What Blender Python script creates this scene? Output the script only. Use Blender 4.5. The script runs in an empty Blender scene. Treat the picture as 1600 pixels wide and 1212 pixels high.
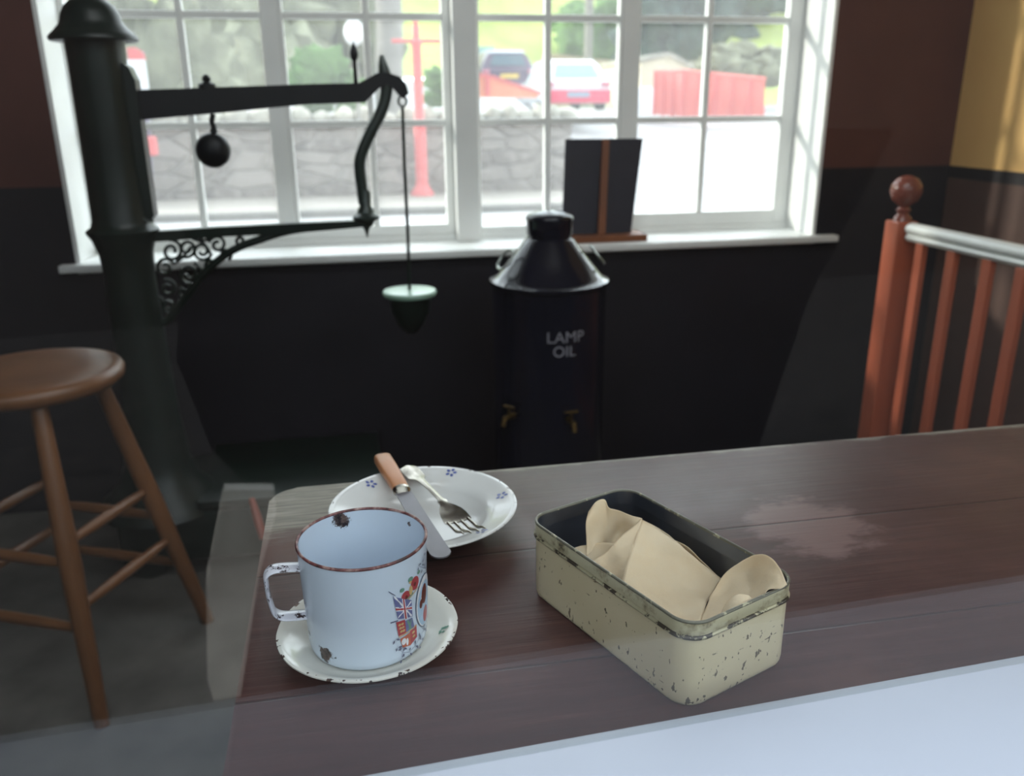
import bpy, bmesh, math, random
from mathutils import Vector, Matrix, noise
random.seed(7)
PI = math.pi
scn = bpy.context.scene
C = scn.collection

# ------------------------------------------------------------------ camera, sky, exposure
RM = ((0.981338127522439, -0.0683523407927342, 0.17973156923286238),
      (-0.19212857327826488, -0.310235818011221, 0.9310426137148433),
      (-0.007879771621797468, -0.9481991851562953, -0.3175786744542616))
FPX = 1330.0
EYE = Vector((0, 0, 1.18))
cam_data = bpy.data.cameras.new('camera')
cam = bpy.data.objects.new('camera', cam_data)
C.objects.link(cam)
cam_data.sensor_fit = 'HORIZONTAL'
cam_data.sensor_width = 36.0
cam_data.lens = FPX / 1600 * 36
cam_data.clip_start = 0.02
cam_data.clip_end = 400
m = Matrix.Identity(4)
for i in range(3):
    m[i][0] = RM[i][0]; m[i][1] = -RM[i][1]; m[i][2] = -RM[i][2]; m[i][3] = EYE[i]
cam.matrix_world = m
cam_data.dof.use_dof = True
cam_data.dof.focus_distance = 0.66
cam_data.dof.aperture_fstop = 7.0
scn.camera = cam

world = bpy.data.worlds.new('world')
scn.world = world
world.use_nodes = True
wn = world.node_tree
wn.nodes.clear()
wo = wn.nodes.new('ShaderNodeOutputWorld')
wb = wn.nodes.new('ShaderNodeBackground')
wb.inputs['Color'].default_value = (0.85, 0.925, 1.0, 1)
# the sky is brighter on the sun's side
wtc = wn.nodes.new('ShaderNodeTexCoord'); wsp = wn.nodes.new('ShaderNodeSeparateXYZ'); wn.links.new(wtc.outputs['Generated'], wsp.inputs[0])
wmr = wn.nodes.new('ShaderNodeMapRange'); wmr.interpolation_type = 'SMOOTHSTEP'
wmr.inputs[1].default_value = -0.45; wmr.inputs[2].default_value = 0.75; wmr.inputs[3].default_value = 2.1; wmr.inputs[4].default_value = 6.0
wn.links.new(wsp.outputs[1], wmr.inputs[0]); wmx = wn.nodes.new('ShaderNodeMapRange'); wmx.interpolation_type = 'SMOOTHSTEP'
wmx.inputs[1].default_value = -0.8; wmx.inputs[2].default_value = 0.8; wmx.inputs[3].default_value = 0.72; wmx.inputs[4].default_value = 1.35
wn.links.new(wsp.outputs[0], wmx.inputs[0])
wmu = wn.nodes.new('ShaderNodeMath'); wmu.operation = 'MULTIPLY'
wn.links.new(wmr.outputs[0], wmu.inputs[0]); wn.links.new(wmx.outputs[0], wmu.inputs[1]); wn.links.new(wmu.outputs[0], wb.inputs['Strength'])
wn.links.new(wb.outputs[0], wo.inputs[0])

sun_d = bpy.data.lights.new('sun', 'SUN')
sun_d.energy = 4.5
sun_d.angle = math.radians(3)
sun_d.color = (1.0, 0.95, 0.86)
sun = bpy.data.objects.new('sun', sun_d)
C.objects.link(sun)
# low sun beyond the window, far round to its left
sun.rotation_euler = Vector((0.85, -0.36, -0.30)).to_track_quat('-Z', 'Y').to_euler()

lamp_d = bpy.data.lights.new('ceiling_fill', 'AREA')  # added fill without a fitting, brightens the window wall
lamp_d.shape = 'RECTANGLE'; lamp_d.size = 1.6; lamp_d.size_y = 0.5
lamp_d.energy = 20; lamp_d.color = (0.94, 0.98, 1.0)
lamp = bpy.data.objects.new('ceiling_fill', lamp_d)
C.objects.link(lamp)
lamp.location = (0.4, 1.0, 2.42)
lamp.rotation_euler = Vector((0, 0.72, -0.62)).to_track_quat('-Z', 'Y').to_euler()

scn.view_settings.view_transform = 'Standard'
scn.view_settings.look = 'None'
scn.view_settings.gamma = 1
scn.view_settings.exposure = 0.0

def at(px, py, Y):
    d = Vector(tuple(sum(RM[i][k] * v for k, v in enumerate(((px - 800) / FPX, (py - 606) / FPX, 1.0))) for i in range(3)))
    return EYE + d * ((Y - EYE.y) / d.y)
def atz(px, py, z):
    d = Vector(tuple(sum(RM[i][k] * v for k, v in enumerate(((px - 800) / FPX, (py - 606) / FPX, 1.0))) for i in range(3)))
    return EYE + d * ((z - EYE.z) / d.z)

# ------------------------------------------------------------------ materials
def srgb(r, g, b):
    f = lambda c: (c / 255) / 12.92 if c / 255 <= 0.04045 else ((c / 255 + 0.055) / 1.055) ** 2.4
    return (f(r), f(g), f(b), 1)

class NT:
    def __init__(s, name):
        s.m = bpy.data.materials.new(name); s.m.use_nodes = True
        s.t = s.m.node_tree; s.b = s.t.nodes['Principled BSDF']
        s.tc = s.t.nodes.new('ShaderNodeTexCoord')
    def n(s, typ, **kw):
        nd = s.t.nodes.new(typ)
        for k, v in kw.items():
            if k.startswith('i_'): nd.inputs[k[2:].replace('_', ' ')].default_value = v
            else: setattr(nd, k, v)
        return nd
    def l(s, a, b): s.t.links.new(a, b)
    def noise(s, scale=5, detail=4, rough=0.55, sc=None, dist=0):
        mp = s.n('ShaderNodeMapping')
        s.l(s.tc.outputs['Object'], mp.inputs['Vector'])
        if sc: mp.inputs['Scale'].default_value = sc
        nz = s.n('ShaderNodeTexNoise')
        nz.inputs['Scale'].default_value = scale; nz.inputs['Detail'].default_value = detail
        nz.inputs['Roughness'].default_value = rough; nz.inputs['Distortion'].default_value = dist
        s.l(mp.outputs[0], nz.inputs['Vector'])
        return nz.outputs['Fac']
    def ramp(s, src, stops):
        r = s.n('ShaderNodeValToRGB')
        el = r.color_ramp.elements
        el[0].position, el[0].color = stops[0]; el[1].position, el[1].color = stops[-1]
        for p, c in stops[1:-1]:
            e = el.new(p); e.color = c
        s.l(src, r.inputs[0]); return r.outputs['Color']
    def mix(s, fac, a, b):
        x = s.n('ShaderNodeMix', data_type='RGBA')
        if isinstance(fac, (int, float)): x.inputs[0].default_value = fac
        else: s.l(fac, x.inputs[0])
        for v, i in ((a, 6), (b, 7)):
            if isinstance(v, tuple): x.inputs[i].default_value = v
            else: s.l(v, x.inputs[i])
        return x.outputs[2]
    def math(s, op, a, b=None, clamp=False):
        x = s.n('ShaderNodeMath', operation=op, use_clamp=clamp)
        for v, i in ((a, 0), (b, 1)):
            if v is None: continue
            if isinstance(v, (int, float)): x.inputs[i].default_value = v
            else: s.l(v, x.inputs[i])
        return x.outputs[0]
    def smooth(s, src, lo, hi):
        x = s.n('ShaderNodeMapRange', interpolation_type='SMOOTHSTEP')
        x.inputs[1].default_value = lo; x.inputs[2].default_value = hi
        s.l(src, x.inputs[0]); return x.outputs[0]
    def dist(s, p):
        x = s.n('ShaderNodeVectorMath', operation='DISTANCE')
        s.l(s.tc.outputs['Object'], x.inputs[0]); x.inputs[1].default_value = p
        return x.outputs['Value']
    def bump(s, src, strength=0.2, d=0.002):
        x = s.n('ShaderNodeBump'); x.inputs['Strength'].default_value = strength
        x.inputs['Distance'].default_value = d
        s.l(src, x.inputs['Height']); s.l(x.outputs[0], s.b.inputs['Normal'])
    def out(s, col=None, rough=None, metal=0, spec=None, **kw):
        if col is not None:
            if isinstance(col, tuple): s.b.inputs['Base Color'].default_value = col
            else: s.l(col, s.b.inputs['Base Color'])
        if rough is not None:
            if isinstance(rough, (int, float)): s.b.inputs['Roughness'].default_value = rough
            else: s.l(rough, s.b.inputs['Roughness'])
        s.b.inputs['Metallic'].default_value = metal
        if spec is not None: s.b.inputs['Specular IOR Level'].default_value = spec
        return s.m

def simple(name, c, rough=0.5, metal=0, var=0.12, scale=12, bump=0.1, bd=0.001, spec=0.5, sc=None, coat=0):
    t = NT(name)
    nz = t.noise(scale, sc=sc)
    hi = tuple(min(1, v * (1 + var)) for v in c[:3]) + (1,)
    lo = tuple(v * (1 - var) for v in c[:3]) + (1,)
    t.out(t.ramp(nz, [(0.3, lo), (0.7, hi)]), rough, metal, spec)
    if coat: t.b.inputs['Coat Weight'].default_value = coat; t.b.inputs['Coat Roughness'].default_value = 0.08
    if bump: t.bump(nz, bump, bd)
    return t.m

M = {}
M['white_paint'] = simple('white_paint', srgb(225, 226, 222), 0.45, var=0.03, bump=0.05)
M['sill_white'] = simple('sill_white', srgb(178, 185, 197), 0.5, var=0.04, scale=3, bump=0.03)
M['window_white'] = simple('window_white', srgb(236, 237, 234), 0.5, var=0.03, bump=0.04)
M['ceiling'] = simple('ceiling', srgb(105, 95, 85), 0.9)
M['green_iron'] = simple('green_iron', srgb(10, 24, 19), 0.38, var=0.25, bump=0.15, spec=0.35)
M['beam_iron'] = simple('beam_iron', srgb(9, 13, 18), 0.45, var=0.2, bump=0.1, spec=0.25)
M['grey_iron'] = simple('grey_iron', srgb(40, 50, 46), 0.3, 0.2)
M['pan_green'] = simple('pan_green', srgb(140, 172, 152), 0.25, var=0.06)
M['navy_enamel'] = simple('navy_enamel', srgb(18, 19, 30), 0.16, var=0.15, bump=0.02)
M['wire'] = simple('wire', srgb(150, 155, 150), 0.3, 0.8)
M['brass'] = simple('brass', srgb(96, 76, 44), 0.5, 1)
M['grey_lettering'] = simple('grey_lettering', srgb(128, 125, 132), 0.6)
M['stool_wood'] = simple('stool_wood', srgb(102, 66, 39), 0.38, var=0.22, scale=9, sc=(1, 1, 0.15))
M['red_wood'] = simple('red_wood', srgb(170, 86, 58), 0.45, var=0.14, scale=10, sc=(1, 1, 0.1))
M['finial_wood'] = simple('finial_wood', srgb(120, 66, 54), 0.25, var=0.14)
M['rail_white'] = simple('rail_white', srgb(232, 233, 228), 0.3, var=0.04)
M['board_black'] = simple('board_black', srgb(38, 37, 48), 0.55)
M['easel_wood'] = simple('easel_wood', srgb(120, 70, 40), 0.45, var=0.2, sc=(1, 1, 0.2))
M['grey_floor'] = simple('grey_floor', srgb(80, 77, 73), 0.8, var=0.35, scale=5, bump=0.4, bd=0.004)
M['ground_stone'] = simple('ground_stone', srgb(44, 40, 37), 0.9, var=0.45, scale=14, bump=0.5, bd=0.01)
M['panel_grey'] = simple('panel_grey', srgb(244, 240, 234), 0.8)
M['panel_pink'] = simple('panel_pink', srgb(236, 222, 220), 0.8)
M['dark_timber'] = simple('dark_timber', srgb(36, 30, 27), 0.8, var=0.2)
M['silver'] = simple('silver', srgb(158, 152, 142), 0.24, 1, var=0.12, scale=60, bump=0.08, bd=0.0004)
M['blade_steel'] = simple('blade_steel', srgb(138, 136, 142), 0.45, 0.6, var=0.06, scale=60, bump=0.03, bd=0.0004)
M['knife_handle'] = simple('knife_handle', srgb(186, 128, 90), 0.4, var=0.12, scale=60, sc=(1, 0.2, 1), bump=0.2, bd=0.0005)
M['red_handle'] = simple('red_handle', srgb(128, 46, 26), 0.5)

def wall_mat():
    t = NT('two_tone_wall')
    sp = t.n('ShaderNodeSeparateXYZ'); t.l(t.tc.outputs['Object'], sp.inputs[0])
    nz = t.noise(4)
    up = t.ramp(nz, [(0.3, srgb(84, 50, 44)), (0.7, srgb(92, 56, 49))])
    lo = t.ramp(nz, [(0.3, srgb(24, 22, 28)), (0.7, srgb(29, 27, 34))])
    f = t.smooth(sp.outputs[2], 0.968, 0.972)
    t.out(t.mix(f, lo, up), 0.6, spec=0.3); t.bump(nz, 0.1, 0.003)
    return t.m
M['wall'] = wall_mat()
def wall_ochre():
    t = NT('ochre_wall')
    sp = t.n('ShaderNodeSeparateXYZ'); t.l(t.tc.outputs['Object'], sp.inputs[0])
    nz = t.noise(3)
    up = t.ramp(nz, [(0.3, srgb(228, 178, 110)), (0.7, srgb(238, 196, 124))])
    lo = t.ramp(nz, [(0.3, srgb(78, 56, 48)), (0.7, srgb(94, 68, 58))])
    bd = t.mix(t.smooth(sp.outputs[2], 0.93, 0.934), lo, srgb(20, 18, 22))
    t.out(t.mix(t.smooth(sp.outputs[2], 0.968, 0.972), bd, up), 0.55); t.bump(nz, 0.1, 0.003)
    return t.m
M['wall_ochre'] = wall_ochre()

def table_mat():
    t = NT('table_paint')
    grain = t.noise(7, 6, 0.6, (1.2, 22, 1))
    fine = t.noise(30, 4, 0.6, (0.6, 12, 1))
    blot = t.noise(5.5, 5, 0.6)
    base = t.ramp(grain, [(0.25, srgb(62, 39, 37)), (0.6, srgb(74, 48, 45)), (0.8, srgb(90, 63, 57))])
    base = t.mix(t.smooth(blot, 0.52, 0.72), base, srgb(90, 60, 53))
    bare = t.ramp(fine, [(0.3, srgb(88, 80, 72)), (0.65, srgb(150, 142, 130))])
    # paint worn off to grey wood around the back left corner and along the edges
    d = t.dist((-0.085, 0.925, 0.76))
    w = t.math('ADD', d, t.math('MULTIPLY', t.noise(24, 5, 0.65, (0.5, 3, 1)), -0.16))
    worn = t.math('SUBTRACT', 1.0, t.smooth(w, 0.0, 0.05))
    sp = t.n('ShaderNodeSeparateXYZ'); t.l(t.tc.outputs['Object'], sp.inputs[0])
    e = t.math('ADD', sp.outputs[1], t.math('MULTIPLY', t.noise(14, 5, 0.7, (1, 3, 1)), 0.035))
    edge = t.smooth(e, 0.939, 0.947)
    worn = t.math('MAXIMUM', worn, edge)
    # pale patch towards the right: a window reflection painted into the colour
    p1 = t.math('ADD', t.dist((0.455, 0.722, 0.76)), t.math('MULTIPLY', t.noise(26, 5, 0.6, (1, 2, 1)), -0.10))
    s1 = t.math('SUBTRACT', 1.0, t.smooth(p1, -0.005, 0.02))
    col = t.mix(t.math('MULTIPLY', s1, 0.5), base, srgb(136, 108, 104))
    col = t.mix(worn, col, bare)
    # seams between the planks
    seams = None
    for y, k in ((0.733, 1), (0.553, 0.8)):
        a = t.math('ABSOLUTE', t.math('SUBTRACT', sp.outputs[1], y))
        s = t.math('SUBTRACT', 1.0, t.smooth(a, 0.0006, 0.0022))
        s = t.math('MULTIPLY', s, k)
        seams = s if seams is None else t.math('MAXIMUM', seams, s)
    col = t.mix(t.math('MULTIPLY', seams, 0.75), col, srgb(36, 22, 22))
    t.out(col, t.ramp(blot, [(0.3, (0.36,) * 3 + (1,)), (0.7, (0.52,) * 3 + (1,))]), spec=0.28)
    h = t.math('SUBTRACT', grain, t.math('MULTIPLY', seams, 1.5))
    t.bump(h, 0.35, 0.0012)
    return t.m
M['table'] = table_mat()

def enamel(name, c, chips=(), rim=None, rimthr=0.62, rimscale=70, stain=0.0):
    """chips: (point, radius) in object space; rim: (radius_min, z_min)"""
    t = NT(name)
    nz = t.noise(10)
    col = t.ramp(nz, [(0.3, tuple(v * 0.95 for v in c[:3]) + (1,)), (0.7, c)])
    fine = t.noise(120, 6, 0.8)
    mask = None
    for p, r in chips:
        d = t.math('ADD', t.dist(p), t.math('MULTIPLY', t.math('SUBTRACT', fine, 0.5), r * 3.2))
        s = t.math('SUBTRACT', 1.0, t.smooth(d, r * 0.8, r))
        mask = s if mask is None else t.math('MAXIMUM', mask, s)
    if rim:
        sp = t.n('ShaderNodeSeparateXYZ'); t.l(t.tc.outputs['Object'], sp.inputs[0])
        rr = t.math('SQRT', t.math('ADD', t.math('POWER', sp.outputs[0], 2.0), t.math('POWER', sp.outputs[1], 2.0)))
        a = t.smooth(t.math('ADD', rr, t.math('MULTIPLY', t.noise(rimscale * 2, 3), 0.002)), rim - 0.0002, rim + 0.0004)
        b = t.smooth(t.noise(rimscale, 3, 0.6, (1, 1, 0.3)), rimthr, rimthr + 0.02)
        s = t.math('MULTIPLY', a, b)
        mask = s if mask is None else t.math('MAXIMUM', mask, s)
    if stain:
        s = t.smooth(t.noise(18, 4), 0.55, 0.8)
        col = t.mix(t.math('MULTIPLY', s, stain), col, srgb(165, 140, 112))
    if mask is not None:
        col = t.mix(mask, col, t.ramp(fine, [(0.4, srgb(38, 32, 36)), (0.62, srgb(120, 100, 92))]))
        t.bump(t.math('SUBTRACT', 1.0, mask), 0.5, 0.0006)
    t.out(col, 0.16, spec=0.5)
    return t.m
M['enamel_plate'] = enamel('enamel_plate', srgb(214, 214, 212), rim=0.0950, rimthr=0.60, rimscale=90, stain=0.25)
M['enamel_saucer'] = enamel('enamel_saucer', srgb(222, 220, 212), rim=0.0712, rimthr=0.57, rimscale=90, stain=0.4)
M['enamel_mug'] = enamel('enamel_mug', srgb(206, 218, 232), chips=[((-0.0165, 0.0475, 0.0860), 0.0078), ((-0.0335, -0.0335, 0.012), 0.0075), ((0.040, 0.030, 0.084), 0.0026), ((-0.046, -0.014, 0.020), 0.0022)])
M['mug_rim'] = NT('mug_rim')
t = M['mug_rim']; t.out(t.ramp(t.noise(110, 4, 0.7), [(0.35, srgb(52, 34, 34)), (0.5, srgb(108, 58, 58)), (0.68, srgb(176, 150, 142))]), 0.35); M['mug_rim'] = t.m
def handle_mat():
    t = NT('chipped_handle')
    n1 = t.noise(90, 5, 0.75)
    t.out(t.mix(t.smooth(n1, 0.54, 0.6), srgb(212, 212, 222), srgb(60, 48, 50)), 0.2)
    return t.m
M['handle'] = handle_mat()
def tin_mat():
    t = NT('cream_tin')
    n = t.noise(8)
    col = t.ramp(n, [(0.3, srgb(204, 190, 154)), (0.7, srgb(220, 208, 176))])
    sp = t.n('ShaderNodeSeparateXYZ'); t.l(t.tc.outputs['Object'], sp.inputs[0])
    # scratches and flaked spots, dense toward the foot
    foot = t.math('SUBTRACT', 1.0, t.smooth(sp.outputs[2], 0.0, 0.045))
    thr = t.math('SUBTRACT', 0.655, t.math('MULTIPLY', foot, 0.035))
    n2 = t.noise(190, 3, 0.6, (1, 1, 0.6))
    s = t.math('MULTIPLY', t.smooth(t.math('SUBTRACT', n2, thr), 0, 0.02), 1.0)
    n3 = t.noise(90, 3, 0.6, (0.5, 0.5, 3))
    s2 = t.smooth(n3, 0.69, 0.71)
    s = t.math('MAXIMUM', s, s2)
    col = t.mix(t.math('MULTIPLY', s, 0.85), col, srgb(66, 54, 42))
    e = t.math('SUBTRACT', 1.0, t.smooth(t.math('ADD', sp.outputs[2], t.math('MULTIPLY', n2, 0.004)), 0.0025, 0.005))
    col = t.mix(t.math('MULTIPLY', e, 0.7), col, srgb(70, 66, 62))
    t.out(col, 0.3, spec=0.5); t.bump(n, 0.15, 0.001)
    return t.m
M['tin'] = tin_mat()
M['tin_inside'] = simple('tin_inside', srgb(104, 110, 122), 0.34, 0.85, var=0.15, scale=20, bump=0.1)
def worn_edge():
    t = NT('worn_tin_edge')
    n = t.noise(60, 5, 0.7)
    t.out(t.ramp(n, [(0.5, srgb(186, 178, 148)), (0.62, srgb(150, 140, 112)), (0.70, srgb(62, 54, 44))]), 0.3, 0.1)
    return t.m
M['tin_band'] = worn_edge()
def edge_mat(name, thr, a, b):
    t = NT(name); n = t.noise(70, 5, 0.7)
    t.out(t.mix(t.smooth(n, thr, thr + 0.05), a, b), 0.32, 0.3); return t.m
M['tin_edge'] = edge_mat('tin_edge', 0.56, srgb(112, 110, 98), srgb(186, 180, 152))
M['tin_bead'] = edge_mat('tin_bead', 0.47, srgb(66, 58, 48), srgb(176, 168, 138))
def paper_mat():
    t = NT('parchment_paper')
    n = t.noise(14, 5, 0.6)
    col = t.ramp(n, [(0.3, srgb(246, 224, 188)), (0.7, srgb(252, 238, 212))])
    t.out(col, 0.6, spec=0.25)
    t.b.inputs['Subsurface Weight'].default_value = 0.0
    t.bump(t.noise(38, 7, 0.7), 0.7, 0.002)
    tr = t.n('ShaderNodeBsdfTranslucent'); t.l(col, tr.inputs[0])
    mx = t.n('ShaderNodeMixShader'); mx.inputs[0].default_value = 0.35
    o = t.t.nodes['Material Output']
    t.l(t.b.outputs[0], mx.inputs[1]); t.l(tr.outputs[0], mx.inputs[2]); t.l(mx.outputs[0], o.inputs[0])
    return t.m
M['paper'] = paper_mat()
def glass_mat(name, ior):
    t = NT(name)
    t.t.nodes.remove(t.b)
    g = t.n('ShaderNodeBsdfGlossy'); g.inputs['Roughness'].default_value = 0.0
    tp = t.n('ShaderNodeBsdfTransparent'); tp.inputs[0].default_value = (0.97, 0.98, 0.975, 1)
    lw = t.n('ShaderNodeLayerWeight'); lw.inputs[0].default_value = 0.5
    f0 = ((ior - 1) / (ior + 1)) ** 2
    fr = t.math('ADD', t.math('MULTIPLY', t.math('POWER', lw.outputs['Facing'], 5.0), 1 - f0), f0)
    mx = t.n('ShaderNodeMixShader')
    t.l(fr, mx.inputs[0]); t.l(tp.outputs[0], mx.inputs[1]); t.l(g.outputs[0], mx.inputs[2])
    t.l(mx.outputs[0], t.t.nodes['Material Output'].inputs[0])
    return t.m
M['glass'] = glass_mat('window_glass', 1.5)
M['front_glass'] = glass_mat('front_glass', 1.56)
def hazed():
    t = glass_mat('hazed_glass', 1.5).node_tree
    o = t.nodes['Material Output']; src = o.inputs[0].links[0].from_socket
    tr = t.nodes.new('ShaderNodeBsdfTranslucent'); tr.inputs[0].default_value = (1, 1, 1, 1)
    mx = t.nodes.new('ShaderNodeMixShader'); mx.inputs[0].default_value = 0.055  # translucent share puts a washed-out haze over the view outside
    t.links.new(src, mx.inputs[1]); t.links.new(tr.outputs[0], mx.inputs[2]); t.links.new(mx.outputs[0], o.inputs[0])
    return bpy.data.materials['hazed_glass']
M['hazed_glass'] = hazed()
def stone_mat(name, a, b, c, scale=3.2, sc=(1, 1, 2.2)):
    t = NT(name)
    mp = t.n('ShaderNodeMapping'); t.l(t.tc.outputs['Object'], mp.inputs[0]); mp.inputs['Scale'].default_value = sc
    v = t.n('ShaderNodeTexVoronoi'); v.inputs['Scale'].default_value = scale; t.l(mp.outputs[0], v.inputs['Vector'])
    e = t.n('ShaderNodeTexVoronoi', feature='DISTANCE_TO_EDGE'); e.inputs['Scale'].default_value = scale; t.l(mp.outputs[0], e.inputs['Vector'])
    sp = t.n('ShaderNodeSeparateColor'); t.l(v.outputs['Color'], sp.inputs[0])
    col = t.ramp(sp.outputs[0], [(0.0, a), (0.5, b), (1.0, c)])
    col = t.mix(t.math('MULTIPLY', t.noise(6), 0.4), col, b)
    gap = t.math('SUBTRACT', 1.0, t.smooth(e.outputs['Distance'], 0.0, 0.09))
    col = t.mix(t.smooth(t.noise(9, 5, 0.7), 0.45, 0.75), col, c)
    col = t.mix(t.math('MULTIPLY', gap, 0.16), col, tuple(x * 0.45 for x in a[:3]) + (1,))
    t.out(col, 0.9, spec=0.1)
    t.bump(t.smooth(e.outputs['Distance'], 0.0, 0.15), 0.7, 0.05)
    return t.m
M['stone'] = stone_mat('rubble_stone', srgb(122, 114, 110), srgb(144, 136, 130), srgb(166, 158, 152), 2.2, (1, 1, 2.6))
M['cope_stone'] = simple('cope_stone', srgb(172, 168, 155), 0.9, var=0.25, scale=4, bump=0.4, bd=0.02)
M['tan_stone'] = stone_mat('tan_stone', srgb(170, 150, 128), srgb(190, 170, 146), srgb(205, 190, 168))
M['cream_stone'] = simple('cream_stone', srgb(222, 212, 186), 0.9)
M['road'] = simple('road', srgb(176, 174, 174), 0.9, var=0.08, scale=1.5, bump=0.1)
M['pavement'] = simple('pavement', srgb(160, 153, 144), 0.9, var=0.08, scale=3)
M['kerb'] = simple('kerb', srgb(120, 117, 112), 0.9)
M['grass'] = simple('grass', srgb(170, 184, 104), 0.95, var=0.22, scale=0.35, bump=0.3, bd=0.05, spec=0.1)
M['leaf_grey'] = simple('leaf_grey', srgb(132, 134, 112), 0.95, var=0.4, scale=1.6, bump=0.8, bd=0.2, spec=0.1)
M['leaf_green'] = simple('leaf_green', srgb(106, 138, 84), 0.95, var=0.35, scale=1.6, bump=0.8, bd=0.2, spec=0.1)
M['leaf_dark'] = simple('leaf_dark', srgb(70, 86, 80), 0.95, var=0.4, scale=1.4, bump=0.8, bd=0.2, spec=0.1)
M['bark'] = simple('bark', srgb(142, 138, 132), 0.95, var=0.2, scale=4, bump=0.5, bd=0.02)
M['signal_red'] = simple('signal_red', srgb(222, 104, 104), 0.5, var=0.06)
M['fence_red'] = simple('fence_red', srgb(230, 112, 106), 0.6, var=0.07, scale=2)
M['barrier_orange'] = simple('barrier_orange', srgb(236, 150, 118), 0.6, var=0.07)
M['car_white'] = simple('car_white', srgb(228, 232, 236), 0.25, var=0.02, bump=0)
M['car_red'] = simple('car_red', srgb(222, 62, 96), 0.3, var=0.05, bump=0)
M['car_dark'] = simple('car_dark', srgb(92, 72, 98), 0.25, var=0.05, bump=0)
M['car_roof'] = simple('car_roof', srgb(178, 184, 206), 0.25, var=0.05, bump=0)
M['car_glass'] = simple('car_glass', srgb(84, 104, 118), 0.1, var=0.05, bump=0)
M['car_glass_pale'] = simple('car_glass_pale', srgb(150, 184, 196), 0.1, var=0.05, bump=0)
M['tyre'] = simple('tyre', srgb(36, 36, 38), 0.8)
M['plate_yellow'] = simple('plate_yellow', srgb(226, 190, 90), 0.5)
M['plate_grey'] = simple('plate_grey', srgb(150, 160, 178), 0.5)
M['lamp_red'] = simple('lamp_red', srgb(200, 110, 130), 0.3)
M['white_board'] = simple('white_board', srgb(238, 240, 242), 0.5, var=0.02)
M['purple_post'] = simple('purple_post', srgb(112, 106, 124), 0.5)
M['slate'] = simple('slate', srgb(96, 98, 112), 0.8)
for nm, c in (('ink_red', (172, 72, 76)), ('ink_blue', (108, 112, 156)), ('ink_grey', (96, 98, 122)), ('ink_gold', (198, 166, 116)),
              ('ink_brown', (110, 58, 50)), ('ink_sky', (174, 202, 228)), ('ink_green', (110, 150, 132)), ('ink_white', (226, 226, 230)), ('ink_flower', (84, 96, 158)), ('ink_orange', (184, 100, 76))):
    M[nm] = simple(nm, srgb(*c), 0.3, var=0.1, scale=200, bump=0)

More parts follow.
